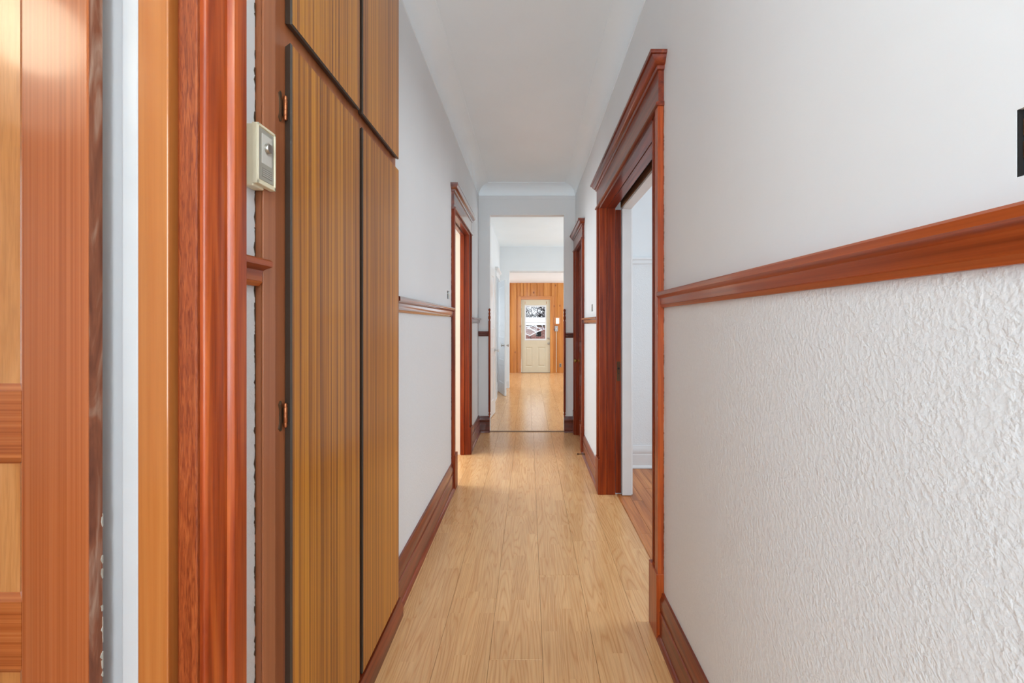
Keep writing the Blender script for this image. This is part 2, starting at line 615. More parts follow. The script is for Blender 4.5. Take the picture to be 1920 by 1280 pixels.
# bedroom on the left
wall('wall_bedroom_side', 'X', -3.3, -3.2, 3.2, 5.7, 0, HC, 'cream outer wall of the small side room', holes=[(3.7, 5.1, 0.8, 2.4)], mats=('cream',))
wall('wall_bedroom_near', 'Y', 3.1, 3.2, -3.3, -0.80, 0, HC, 'cream inner wall of the small side room', mats=('cream',))
wall('wall_bedroom_far', 'Y', 5.6, 5.7, -3.3, -0.80, 0, HC, 'cream wall seen through the narrow dark doorway', mats=('cream',))
# room on the right
wall('wall_side_room_far', 'Y', 4.31, 4.41, 0.81, 4.0, 0, HC, 'white wall with painted rail seen through the wide doorway', mats=('wall', 'stipple'), split=1.94)
wall('wall_side_room_near', 'Y', 0.7, 0.8, 0.81, 4.0, 0, HC, 'white near wall of the room with orange strip floor')
wall('wall_side_room_outer', 'X', 4.0, 4.1, 0.7, 4.41, 0, HC, 'white window wall of the room with orange strip floor', holes=[(1.8, 3.4, 0.8, 2.4)])
# dining room beyond the passage
YD0, YD1 = YE + 0.12, 9.67
wall('wall_dining_left', 'X', -0.74, -0.62, YD0, YD1, 0, 3.0, 'white wall with two panelled doors beyond the passage', holes=[(8.42, 9.15, 0, 2.22)], mats=('wall',))
wall('wall_dining_near', 'Y', YD0, YD0 + 0.02, 0.81, 2.7, 0, 3.0, 'white return wall beside the passage')
wall('wall_dining_right', 'X', 2.6, 2.7, YD0, 9.8, 0, 3.0, 'white window wall of the middle room', holes=[(6.7, 8.9, 0.8, 2.4)])
wall('wall_dining_far', 'Y', YD1, 9.80, -0.74, 2.6, 0, 3.0, 'white wall with wide opening before the pine room', holes=[(-0.42, 1.3, 0, 2.485)])
wall('wall_stair', 'X', -1.7, -1.6, 8.0, 9.8, 0, 3.0, 'white wall inside the far side doorway', holes=[(8.4, 9.4, 0.9, 2.1)])
wall('wall_stair_near', 'Y', 8.0, 8.1, -1.6, -0.74, 0, 3.0, 'white side wall inside the far side doorway')
wall('wall_stair_far', 'Y', 9.67, 9.8, -1.6, -0.74, 0, 3.0, 'white end wall inside the far side doorway')
# pine room
YP = 12.60
HP = 2.495
wall('wall_pine_room_left', 'X', -2.3, -2.2, 9.8, YP + 0.12, 0, HP, 'white window wall of the pine panelled room, west side', holes=[(10.3, 12.1, 0.8, 2.2)])
wall('wall_pine_room_right', 'X', 2.6, 2.7, 9.8, YP + 0.12, 0, HP, 'white window wall of the pine panelled room, east side', holes=[(10.3, 12.1, 0.8, 2.2)])
wall('wall_pine_room_near', 'Y', 9.70, 9.80, -2.2, -0.74, 0, HP, 'white near wall of the pine panelled room')

# ceilings
def slab(name, x0, x1, y0, y1, z0, z1, mat, label, cat):
    return tag(MB().box(x0, x1, y0, y1, z0, z1).build(name, mat), label, cat, 'structure')


slab('ceiling', XL - 0.16, XR + 0.23, YF, YE, HC, HC + 0.05, 'ceiling', 'white hallway ceiling', 'ceiling')
slab('ceiling_front_room', -4.2, -0.80, YF, 1.0, HC, HC + 0.05, 'ceiling', 'white ceiling of the room with the orange door', 'ceiling')
slab('ceiling_bedroom', -3.2, -0.80, 3.2, 5.6, HC, HC + 0.05, 'ceiling', 'white ceiling of the small side room', 'ceiling')
slab('ceiling_side_room', 0.81, 4.0, 0.8, 4.31, HC, HC + 0.05, 'ceiling', 'white ceiling of the room with orange strip floor', 'ceiling')
slab('ceiling_dining', -1.6, 2.6, YD0, YD1, 3.0, 3.05, 'ceiling', 'white ceiling of the middle room beyond the passage', 'ceiling')
slab('ceiling_pine_room', -2.2, 2.6, 9.80, YP, HP, HP + 0.05, 'ceiling', 'low white ceiling above the pine panelled wall', 'ceiling')

# cove mouldings of the hallway ceiling
def cove_profile(x, s, r=0.12, z=HC):
    """s=+1: wall on the low side, curve swings towards +"""
    pts = [(x, z - r - 0.012), (x + s * 0.006, z - r - 0.010), (x + s * 0.006, z - r)]
    for k in range(0, 9):
        a = math.pi / 2 * k / 8
        pts.append((x + s * (0.006 + r * (1 - math.cos(a))), z - r + (r - 0.006) * math.sin(a)))
    pts += [(x + s * (r + 0.014), z - 0.006), (x + s * (r + 0.014), z + 0.01), (x - s * 0.005, z + 0.01)]
    return pts


for nm, lab, o in (
        ('trim_1', 'white cove moulding above the cabinet wall', MB().prism(cove_profile(XL, 1), 'Y', YF, YE)),
        ('trim_2', 'white cove moulding above the wall with the orange rail', MB().prism(cove_profile(XR, -1), 'Y', YF, YE)),
        ('trim_3', 'white cove moulding above the end passage', MB().prism(cove_profile(YE, -1), 'X', XL, XR))):
    tag(o.build(nm, 'ceiling', smooth=True), lab, 'moulding', 'structure')
tag(MB().box(XL, XR, YE - 0.004, YE, 2.925, 2.935).build('trim_4', 'wall'), 'faint white picture line on the end wall', 'moulding', 'structure')

# ------------------------------------------------------------------ floors
PW, PL = 0.2166, 1.38


def plank_floor(name, label, x0, x1, y0, y1, xs, ztop, mat, width, length, gap=0.0011, th=0.008, offs=None, low='subfloor'):
    root = thing(name, ((x0 + x1) / 2, (y0 + y1) / 2, ztop - th - 0.02), label, 'floor', 'structure')
    MB().box(x0, x1, y0, y1, ztop - th - 0.03, ztop - th).build('underlay', low, root)
    cache = {}
    k0 = math.floor((x0 - xs) / width)
    k = k0
    while xs + k * width < x1 - 1e-6:
        a, b = max(x0, xs + k * width), min(x1, xs + (k + 1) * width)
        k += 1
        if b - a < 0.01:
            continue
        y = y0 - (offs[k % len(offs)] if offs else random.random()) * length
        while y < y1 - 1e-6:
            c, d = max(y0, y), min(y1, y + length)
            y += length
            if d - c < 0.02:
                continue
            key = (round(b - a, 4), round(d - c, 4))
            mid = ((a + b) / 2, (c + d) / 2, ztop - th / 2)
            if key in cache:
                part_copy(cache[key], root, mid)
                continue
            hx, hy, e_ = (b - a) / 2 - gap / 2, (d - c) / 2 - gap / 2, 0.0007
            vs, fs = [], []
            for (px, py, pz) in ((hx, hy, -th / 2), (hx, hy, th / 2 - e_), (hx - e_, hy - e_, th / 2)):
                vs += [(-px, -py, pz), (px, -py, pz), (px, py, pz), (-px, py, pz)]
            for r_ in (0, 4):
                for i in range(4):
                    fs.append((r_ + i, r_ + (i + 1) % 4, r_ + 4 + (i + 1) % 4, r_ + 4 + i))
            fs += [(8, 9, 10, 11), (3, 2, 1, 0)]
            mb = MB().add([(v[0] + mid[0], v[1] + mid[1], v[2] + mid[2]) for v in vs], fs)
            cache[key] = mb.build('plank', mat, root)
    return root


plank_floor('floor', 'oak laminate plank floor of the hallway', -0.735, 0.715, YF, YE + 0.02, 0.055, 0.0, 'floor', PW, PL,
            offs=[0.07, 0.62, 0.34, 0.9, 0.49, 0.17, 0.77])
plank_floor('floor_dining', 'oak laminate plank floor beyond the passage', -0.74, 2.6, YE + 0.05, YP, 0.055 - 0.02, 0.0, 'floor', PW, PL,
            offs=[0.31, 0.8, 0.05, 0.55, 0.93, 0.22, 0.68])
plank_floor('floor_side_room', 'orange fir strip floor of the room beyond the wide doorway', 0.715, 4.0, 0.8, 4.31, 0.715, -0.004, 'fir_floor', 0.082, 3.2)
slab('floor_front_room', -4.2, -0.735, YF, 1.0, -0.05, 0.0, 'fir_floor', 'fir floor of the room with the orange door', 'floor')
slab('floor_bedroom', -3.2, -0.735, 3.2, 5.6, -0.05, 0.0, 'fir_floor', 'fir floor of the small side room', 'floor')
slab('floor_pine_room_side', -2.2, -0.74, 9.67, YP, -0.05, 0.0, 'fir_floor', 'floor at the west side of the pine panelled room', 'floor')
slab('floor_stair', -1.6, -0.74, 8.1, 9.67, -0.05, 0.0, 'fir_floor', 'floor inside the far side doorway', 'floor')
tag(MB().prism([(YE + 0.005, -0.002), (YE + 0.012, 0.006), (YE + 0.05, 0.006), (YE + 0.06, -0.002)], 'X', -0.495, 0.442).build('trim_5', 'threshold'),
    'thin dark threshold strip across the end passage', 'threshold', 'structure')
tag(MB().prism([(0.700, -0.001), (0.706, 0.005), (0.722, 0.005), (0.732, -0.004)], 'Y', 2.085, 3.63).build('trim_6', 'fir_floor'),
    'thin wooden threshold strip under the wide doorway', 'threshold', 'structure')


# ------------------------------------------------------------------ trims
def rail_profile(x, s, z0, z1):
    h = z1 - z0
    return [(x, z0), (x + s * 0.010, z0), (x + s * 0.013, z0 + 0.08 * h), (x + s * 0.017, z0 + 0.16 * h), (x + s * 0.015, z0 + 0.2 * h),
            (x + s * 0.017, z0 + 0.58 * h), (x + s * 0.022, z0 + 0.64 * h), (x + s * 0.030, z0 + 0.7 * h), (x + s * 0.034, z0 + 0.74 * h),
            (x + s * 0.034, z0 + 0.93 * h), (x + s * 0.030, z1), (x, z1)]


def rail(nm, x, s, y0, y1, z0, z1, mat, label):
    o = MB().prism(rail_profile(x, s, z0, z1), 'Y', y0, y1).build(nm, mat, smooth=True)
    return tag(o, label, 'chair rail', 'structure')


rail('trim_7', XR, -1, YF, 1.958, 1.430, 1.497, 'rail_wood', 'orange varnished chair rail along the near stippled wall')
rail('trim_8', XR, -1, 3.752, 4.772, 1.362, 1.42, 'gloss_y', 'short varnished rail between the wide doorway and closet')
rail('trim_9', XL, 1, 2.125, 3.716, 1.415, 1.49, 'gloss_y', 'glossy chair rail between the cabinet and the narrow doorway')
rail('trim_10', XL, 1, 4.855, YE, 1.37, 1.432, 'gloss_y', 'short chair rail between the narrow doorway and end wall')
# stub between casing and cabinet, mitred back to the wall at its end
stub = MB()
pr = rail_profile(0, 1, 1.447, 1.508)
n = len(pr)
vs = [(XL + p * 1.1, 0.955, q) for p, q in pr] + [(XL + p * 1.1, 1.047 + p * 0.4, q) for p, q in pr]
stub.add(vs, [(i, (i + 1) % n, n + (i + 1) % n, n + i) for i in range(n)] + [tuple(range(n - 1, -1, -1)), tuple(range(n, 2 * n))])
tag(stub.build('trim_11', 'rail_wood', smooth=True), 'short red wood rail stub below the thermostat', 'chair rail', 'structure')


def rail_x(nm, y, x0, x1, z0, z1, mat, label):
    o = MB().prism([(y - (p - 0), q) for p, q in rail_profile(0, 1, z0, z1)], 'X', x0, x1).build(nm, mat, smooth=True)
    return tag(o, label, 'chair rail', 'structure')


rail_x('trim_12', YE, XL, -0.512, 1.205, 1.268, 'dark_wood_x', 'dark rail piece on the end wall by the narrow doorway')
rail_x('trim_13', YE, 0.458, XR, 1.186, 1.248, 'dark_wood_x', 'dark rail piece on the end wall by the closet')
rail_x('trim_14', 4.31, 0.81, 4.0, 1.925, 1.985, 'wall', 'white painted rail in the room with orange strip floor')


def base_profile(x, s, h=0.215):
    return [(x, 0), (x + s * 0.032, 0), (x + s * 0.032, 0.010), (x + s * 0.026, 0.022), (x + s * 0.020, 0.026), (x + s * 0.020, h * 0.60), (x + s * 0.017, h * 0.615),
            (x + s * 0.017, h * 0.66), (x + s * 0.019, h * 0.68), (x + s * 0.019, h * 0.86), (x + s * 0.012, h * 0.93), (x + s * 0.010, h), (x, h)]


def baseboard(nm, x, s, y0, y1, mat, label, h=0.215):
    return tag(MB().prism(base_profile(x, s, h), 'Y', y0, y1).build(nm, mat, smooth=True), label, 'baseboard', 'structure')


baseboard('baseboard_right', XR, -1, YF, 1.955, 'dark_wood_y', 'red wood baseboard under the near stippled wall', 0.205)
baseboard('baseboard_right_far', XR, -1, 3.752, 4.772, 'dark_wood_y', 'red wood baseboard between the wide doorway and closet', 0.20)
baseboard('baseboard_left', XL, 1, 2.12, 3.716, 'dark_wood_y', 'tall red wood baseboard beside the cabinet', 0.225)
baseboard('baseboard_left_far', XL, 1, 4.86, YE - 0.02, 'dark_wood_y', 'red wood baseboard between the narrow doorway and end wall', 0.215)


def baseboard_x(nm, y, x0, x1, mat, label, h):
    return tag(MB().prism([(y - p, q) for p, q in base_profile(0, 1, h)], 'X', x0, x1).build(nm, mat, smooth=True), label, 'baseboard', 'structure')


baseboard_x('baseboard_back_left', YE, XL, -0.493, 'dark_wood_x', 'dark scuffed baseboard block on the end wall by the narrow doorway', 0.205)
baseboard_x('baseboard_back_right', YE, 0.44, XR, 'dark_wood_x', 'dark baseboard block on the end wall by the closet', 0.20)
baseboard_x('baseboard_side_room', 4.31, 0.81, 4.0, 'white_paint', 'white painted baseboard in the room with orange strip floor', 0.21)


# door casings: stiles with a flat inside and a proud band outside, plinth, headed by a bead, a frieze and a crown
def casing_stile(root, x, s, y_in, d, mat, w_flat=0.07, w_band=0.054, pf=0.014, pb=0.027, z1=2.30, plinth=True):
    pr = [(x, y_in), (x + s * (pf - 0.005), y_in), (x + s * (pf - 0.001), y_in + d * 0.002), (x + s * pf, y_in + d * 0.006), (x + s * pf, y_in + d * w_flat),
          (x + s * (pb - 0.006), y_in + d * (w_flat + 0.003)), (x + s * pb, y_in + d * (w_flat + 0.010)), (x + s * pb, y_in + d * (w_flat + w_band)), (x, y_in + d * (w_flat + w_band))]
    o = MB().prism(pr, 'Z', 0.0, z1).build('casing_stile', mat, root, smooth=True)
    if plinth:
        a, b = y_in - d * 0.001, y_in + d * (w_flat + w_band + 0.003)
        MB().box(x, x + s * (pb + 0.006), a, b, 0, 0.285).build('plinth', mat, root, bevel=0.003)
    return o


def casing_head(root, x, s, ya, yb, mat, z0=2.297, z1=2.515, proj=0.07):
    MB().prism([(x, z0), (x + s * 0.030, z0), (x + s * 0.037, z0 + 0.004), (x + s * 0.037, z0 + 0.012), (x + s * 0.030, z0 + 0.018), (x, z0 + 0.018)], 'Y', ya - 0.006, yb + 0.006).build('head_bead', mat, root, smooth=True)
    MB().box(x, x + s * 0.024, ya, yb, z0 + 0.018, z1 - 0.045).build('frieze', mat, root, bevel=0.001)
    p = proj
    prof = [(0.024, z1 - 0.066), (0.030, z1 - 0.064), (0.034, z1 - 0.056), (0.034, z1 - 0.050), (0.042, z1 - 0.046), (0.052, z1 - 0.034), (0.058, z1 - 0.024), (0.060, z1 - 0.018), (p - 0.002, z1 - 0.016), (p, z1 - 0.012), (p, z1 - 0.002), (p - 0.003, z1)]
    mb = MB()
    n = len(prof)
    vs = []
    for e, d in ((ya, -1), (yb, 1)):
        vs += [(x + s * q, e + d * (q - 0.022), h) for q, h in prof]
    for e, d in ((ya, -1), (yb, 1)):
        vs += [(x, e + d * (q - 0.022), h) for q, h in prof]
    fs = [(i, i + 1, n + i + 1, n + i) for i in range(n - 1)]
    fs += [(i, 2 * n + i, 2 * n + i + 1, i + 1) for i in range(n - 1)]
    fs += [(n + i, n + i + 1, 3 * n + i + 1, 3 * n + i) for i in range(n - 1)]
    fs += [(n - 1, 2 * n - 1, 4 * n - 1, 3 * n - 1), (0, n, 3 * n, 2 * n)]
    mb.add(vs, fs)
    mb.build('crown', mat, root, smooth=True)


# wide doorway with pocket door (right wall)
dw = thing('trim_15', (XR, 2.85, 0), 'dark red varnished surround of the wide doorway with crown head', 'door frame', 'structure')
casing_stile(dw, XR, -1, 2.080, -1, 'casing_wood')
casing_stile(dw, XR, -1, 3.622, 1, 'dark_wood')
casing_head(dw, XR, -1, 1.956, 3.746, 'dark_wood_y')
YJ = 3.62
for (ya, yb) in ((YJ, YJ + 0.02), (2.06, 2.082)):
    MB().box(0.562, 0.618, ya, yb, 0, 2.283).build('jamb', 'dark_wood', dw, bevel=0.002)
    MB().box(0.621, 0.686, ya, yb, 0, 2.283).build('jamb', 'dark_wood', dw, bevel=0.002)
MB().box(0.562, 0.622, 2.08, YJ, 2.281, 2.30).build('head_jamb', 'dark_wood_y', dw, bevel=0.002)
MB().box(0.625, 0.686, 2.08, YJ, 2.279, 2.30).build('head_jamb', 'dark_wood_y', dw, bevel=0.002)
MB().box(0.690, 0.734, 2.06, YJ + 0.02, 2.335, 2.35).build('pocket_track', 'black', dw)
MB().box(0.728, 0.738, 2.08, YJ, 2.285, 2.33).build('track_board', 'lath', dw)
jw = thing('trim_16', (0.78, 2.85, 0), 'white painted jamb on the room side of the wide doorway', 'door frame', 'structure')
MB().box(0.739, 0.812, YJ - 0.012, YJ + 0.03, 0, 2.27).build('jamb', 'white_paint', jw, bevel=0.002)
MB().box(0.739, 0.812, 2.05, 2.09, 0, 2.27).build('jamb', 'white_paint', jw, bevel=0.002)
MB().box(0.739, 0.812, 2.05, YJ + 0.03, 2.27, 2.30).build('head_jamb', 'white_paint', jw, bevel=0.002)
MB().box(0.80, 0.826, YJ + 0.005, YJ + 0.10, 0, 2.30).build('casing', 'white_paint', jw, bevel=0.003)
# pocket door leaf standing in its slot
pk = thing('door_1', (0.71, YJ + 0.4, 0), 'dark red pocket door pushed into the jamb of the wide doorway', 'door', 'structure')
MB().box(0.690, 0.734, YJ + 0.006, YJ + 0.62, 0.012, 2.27).build('leaf', 'dark_wood', pk, bevel=0.002)
lk = MB().box(0.699, 0.727, YJ + 0.0035, YJ + 0.0065, 0.905, 1.06).build('lock_plate', 'dark_brass', pk, bevel=0.001)
MB().lathe([(0.0001, -0.001), (0.009, -0.001), (0.009, 0.002), (0.0001, 0.002)], (0.713, YJ + 0.0025, 1.005), 'Y', 14).build('latch_hole', 'black', lk)
MB().lathe([(0.0001, -0.001), (0.004, -0.001), (0.004, 0.002), (0.0001, 0.002)], (0.713, YJ + 0.0025, 0.966), 'Y', 12).build('key_hole', 'black', lk)

# closet (right wall, far)
dc = thing('trim_17', (XR, 5.24, 0), 'dark surround of the closet door near the end wall', 'door frame', 'structure')
casing_stile(dc, XR, -1, 4.898, -1, 'dark_wood', z1=2.26)
casing_stile(dc, XR, -1, 5.577, 1, 'dark_wood', z1=2.26)
casing_head(dc, XR, -1, 4.776, 5.700, 'dark_wood_y', z0=2.255, z1=2.463)
MB().box(XR - 0.012, 0.70, 4.898, 4.912, 0, 2.262).build('jamb', 'dark_wood', dc)
MB().box(XR - 0.012, 0.70, 5.563, 5.577, 0, 2.262).build('jamb', 'dark_wood', dc)
MB().box(XR - 0.012, 0.70, 4.898, 5.577, 2.248, 2.285).build('head_jamb', 'dark_wood_y', dc)

# narrow doorway (left wall)
dl = thing('trim_18', (XL, 4.33, 0), 'dark glossy surround of the narrow doorway past the cabinet', 'door frame', 'structure')
casing_stile(dl, XL, 1, 3.838, -1, 'dark_wood')
casing_stile(dl, XL, 1, 4.732, 1, 'dark_wood')
casing_head(dl, XL, 1, 3.714, 4.856, 'gloss_y', z0=2.300, z1=2.505, proj=0.06)
for (ya, yb, t) in ((4.73, 4.745, -1), (3.825, 3.84, 1)):
    MB().box(XL + 0.014, -0.717, ya, yb, 0, 2.285).build('jamb', 'dark_wood', dl, bevel=0.001)
MB().box(-0.717, -0.803, 4.733, 4.7455, 0, 2.30).build('room_side_jamb', 'cream', dl)
MB().box(-0.672, -0.706, 4.715, 4.732, 0, 2.275).build('door_stop', 'dark_wood', dl, bevel=0.002)
MB().box(XL + 0.014, -0.717, 3.84, 4.73, 2.283, 2.30).build('head_jamb', 'dark_wood_y', dl, bevel=0.001)
MB().box(-0.672, -0.706, 3.84, 4.72, 2.270, 2.285).build('head_stop', 'dark_wood_y', dl, bevel=0.002)

# near doorway on the left: golden jamb, grainy stop, orange casing, white room-side jamb
dn = thing('trim_19', (-0.66, 0.86, 0), 'glossy orange and red wood jamb and casing nearest the camera', 'door frame', 'structure')
MB().box(-0.709, -0.654, 0.824, 0.86, 0, 2.275).build('door_stop', 'jamb_wood', dn, bevel=0.002)
MB().box(-0.647, -0.612, 0.838, 0.86, 0, 2.275).build('jamb', 'jamb_grain', dn, bevel=0.003, seg=3)
MB().box(-0.656, -0.604, 0.848, 0.862, 0, 2.275).build('groove_strip', 'dark_wood', dn)
pr = [(XL - 0.01, 0.846), (-0.612, 0.846), (-0.606, 0.8463), (-0.602, 0.8485), (-0.600, 0.853), (-0.600, 0.904), (-0.596, 0.905), (-0.589, 0.910), (-0.588, 0.914), (-0.588, 0.947), (XL - 0.01, 0.947)]
MB().prism(pr, 'Z', 0, 2.30).build('casing_stile', 'casing_wood', dn, smooth=True)
casing_head(dn, XL, 1, -0.17, 0.947, 'dark_wood_y')
MB().box(-0.709, -0.604, -0.06, 0.86, 2.275, 2.30).build('head_jamb', 'dark_wood_y', dn)
MB().box(-0.709, -0.604, -0.08, -0.055, 0, 2.285).build('jamb', 'jamb_wood', dn)
MB().prism([(XL, -0.055), (-0.600, -0.055), (-0.600, -0.12), (-0.588, -0.125), (-0.588, -0.16), (XL, -0.16)], 'Z', 0, 2.30).build('casing_stile', 'casing_wood', dn)
jn = thing('trim_20', (-0.76, 0.86, 0), 'white painted jamb strip between the orange door and golden jamb', 'door frame', 'structure')
MB().box(-0.709, -0.741, 0.826, 0.87, 0, 2.30).build('jamb_strip', 'dimmed_jamb_paint', jn, bevel=0.004, seg=3)
MB().box(-0.741, -0.803, 0.846, 0.87, 0, 2.30).build('jamb', 'dimmed_jamb_paint', jn)
MB().box(-0.795, -0.812, 0.838, 0.93, 0, 2.30).build('casing', 'dimmed_jamb_paint', jn, bevel=0.003)


# ragged edges of paint and plaster beside the woodwork
def ragged(root, x, s, y, d, z0, z1, wmax, mat, name, seed, step=0.018, keep=0.8):
    """a row of thin flakes standing 1 mm off the plane x, reaching from y towards d by up to wmax"""
    rnd = random.Random(seed)
    mb = MB()
    z = z0
    while z < z1:
        h = rnd.uniform(0.4, 1.6) * step
        if rnd.random() < keep:
            w_ = wmax * rnd.uniform(0.15, 1.0) ** 1.5
            w2 = wmax * rnd.uniform(0.1, 0.8) ** 1.5
            a, b = min(z + h, z1), z
            vs = [(x, y, b), (x, y, a), (x, y + d * w2, a), (x, y + d * w_, (a + b) / 2), (x, y + d * w2 * 0.6, b)]
            vs += [(x + s * 0.0012, q, c) for (_, q, c) in vs]
            mb.add(vs, [(0, 1, 2, 3, 4), (9, 8, 7, 6, 5)] + [(i, (i + 1) % 5, 5 + (i + 1) % 5, 5 + i) for i in range(5)])
        z += h
    o = mb.build(name, mat, root)
    o['kind'] = 'stuff'
    return o


ragged(dw, XR, -1, 1.957, -1, 0.29, 2.32, 0.006, 'subfloor', 'paint_edge', 1)
ragged(dw, XR, -1, 1.956, -1, 0.29, 2.32, 0.004, 'paint_chip', 'paint_edge', 2, keep=0.45)
ragged(dw, 0.5529, 1, 1.9575, 1, 0.9, 1.7, 0.004, 'paint_chip', 'paint_chip', 3, keep=0.3)
ragged(dl, XL, 1, 3.715, -1, 0.24, 2.3, 0.012, 'subfloor', 'paint_edge', 4, 0.03)
ragged(dc, XR, -1, 4.775, -1, 0.22, 2.26, 0.012, 'dark_brass', 'paint_edge', 5, 0.03)

# ------------------------------------------------------------------ doors
def panel_door(root, mat4, W, H, T, stile, rails, m_st, m_rl, m_pn, m_edge=None, mull=None, inset=0.010, moulding=0.012):
    """local frame: x along the width, y into the thickness (0 = the face we see), z up. rails: list of (z0,z1)"""
    def B(mb, name, mat, parent=root, **kw):
        return mb.xf(mat4).build(name, mat, parent, **kw)
    B(MB().box(0, stile, 0, T, 0, H), 'stile', m_st, bevel=0.0025)
    B(MB().box(W - stile, W, 0, T, 0, H), 'stile', m_st, bevel=0.0025)
    for z0, z1 in rails:
        B(MB().box(stile, W - stile, 0.0006, T - 0.0006, z0, z1), 'rail', m_rl)
    cells = [(stile, W - stile)]
    if mull:
        c = W / 2
        cells = [(stile, c - mull / 2), (c + mull / 2, W - stile)]
    for (a, b) in zip(rails[:-1], rails[1:]):
        z0, z1 = a[1], b[0]
        if mull:
            B(MB().box(W / 2 - mull / 2, W / 2 + mull / 2, 0.0006, T - 0.0006, z0, z1), 'muntin', m_st)
        for x0, x1 in cells:
            B(MB().box(x0, x1, inset, T - inset, z0, z1), 'panel', m_pn)
            for f0, f1 in ((0.002, inset + 0.001), (T - 0.002, T - inset - 0.001)):
                mo = MB()
                e = moulding
                o_ = [(x0, f0, z0), (x1, f0, z0), (x1, f0, z1), (x0, f0, z1)]
                i_ = [(x0 + e, f1, z0 + e), (x1 - e, f1, z0 + e), (x1 - e, f1, z1 - e), (x0 + e, f1, z1 - e)]
                k_ = [(x0, f1, z0), (x1, f1, z0), (x1, f1, z1), (x0, f1, z1)]
                mo.add(o_ + i_ + k_, [(i, (i + 1) % 4, 4 + (i + 1) % 4, 4 + i) for i in range(4)] + [(4 + i, 4 + (i + 1) % 4, 8 + (i + 1) % 4, 8 + i) for i in range(4)] + [(8 + i, 8 + (i + 1) % 4, (i + 1) % 4, i) for i in range(4)])
                B(mo, 'panel_moulding', m_rl)


def frame_matrix(org, xdir):
    """local x -> xdir (horizontal), z up, y = z cross x"""
    x = Vector((xdir[0], xdir[1], 0)).normalized()
    z = Vector((0, 0, 1))
    y = z.cross(x)
    m = Matrix((x, y, z)).transposed().to_4x4()
    m.translation = Vector(org)
    return m


# the orange door, folded back into the front room; seen face towards -Y.  local x runs -X, so flip via a mirrored frame
d1 = thing('door_2', (-1.16, 0.804, 0), 'orange varnished panel door standing open at the picture edge', 'door', 'structure')
m1 = Matrix(((-1, 0, 0, -0.766), (0, 1, 0, 0.790), (0, 0, 1, 0.008), (0, 0, 0, 1)))
panel_door(d1, m1, 0.80, 2.24, 0.028, 0.1165, [(0.0, 0.20), (0.40, 0.50), (0.752, 0.868), (1.119, 1.235), (2.02, 2.24)], 'door_wood', 'door_wood_x', 'door_panel', moulding=0.014)
MB().box(-0.7655, -0.7662, 0.7918, 0.8165, 0.012, 2.244).build('hinge_edge', 'door_edge', d1)

ragged(d1, -0.7655, 1, 0.8166, -1, 0.3, 1.02, 0.006, 'paint_chip', 'paint_chip', 9, 0.012, 0.5)

# closet door
d2 = thing('door_3', (0.64, 5.237, 0), 'dark brown panelled closet door with small brass knob', 'door', 'structure')
m2 = frame_matrix((0.612, 5.561, 0.008), (0, -1))  # x runs towards the camera, y into the wall (+X)
m2 = Matrix(((0, 1, 0, 0.605), (-1, 0, 0, 5.561), (0, 0, 1, 0.008), (0, 0, 0, 1)))
panel_door(d2, m2, 0.647, 2.238, 0.035, 0.105, [(0.0, 0.20), (0.62, 0.74), (1.01, 1.13), (2.12, 2.238)], 'dark_wood', 'dark_wood_y', 'dark_wood')
kb = MB().lathe([(0.0001, -0.062), (0.012, -0.061), (0.021, -0.054), (0.024, -0.044), (0.021, -0.034), (0.011, -0.028), (0.008, -0.022), (0.008, -0.006), (0.022, -0.004), (0.024, 0.0)], (0.605, 5.495, 0.915), 'X', 16).build('knob', 'brass', d2, smooth=True)
for z in (0.30, 2.02):
    MB().lathe([(0.0001, -0.052), (0.006, -0.05), (0.007, 0.05), (0.0001, 0.052)], (0.602, 4.913, z), 'Z', 10).build('hinge', 'dark_brass', d2, smooth=True)

# white panelled doors of the middle room
d3 = thing('door_4', (-0.565, 6.55, 0), 'white panelled door with a glass knob just past the passage', 'door', 'structure')
x_ = Vector((0.07, 0.80, 0)).normalized()
n_ = Vector((x_.y, -x_.x, 0))          # towards the room (+X)
m3 = Matrix(((x_.x, -n_.x, 0, -0.585), (x_.y, -n_.y, 0, 6.16), (0, 0, 1, 0.008), (0, 0, 0, 1)))
panel_door(d3, m3, 0.80, 2.18, 0.034, 0.11, [(0.0, 0.22), (0.88, 1.0), (1.16, 1.28), (2.06, 2.18)], 'white_paint', 'white_paint', 'white_paint', mull=0.09)
kp = m3 @ Vector((0.745, 0, 0.955))
MB().lathe([(0.024, 0.0), (0.024, 0.004), (0.009, 0.006), (0.009, 0.028), (0.016, 0.034), (0.026, 0.044), (0.027, 0.054), (0.02, 0.064), (0.0001, 0.067)], tuple(kp), 'X', 14).build('knob', 'white_paint', d3, smooth=True)

dd = thing('trim_21', (-0.62, 8.78, 0), 'white painted surround of the far side doorway', 'door frame', 'structure')
casing_stile(dd, -0.62, 1, 8.42, -1, 'white_paint', z1=2.22)
casing_stile(dd, -0.62, 1, 9.15, 1, 'white_paint', z1=2.22)
casing_head(dd, -0.62, 1, 8.296, 9.274, 'white_paint', z0=2.215, z1=2.40, proj=0.06)
MB().box(-0.61, -0.74, 9.138, 9.152, 0, 2.22).build('jamb', 'white_paint', dd)
MB().box(-0.61, -0.74, 8.418, 8.432, 0, 2.22).build('jamb', 'white_paint', dd)

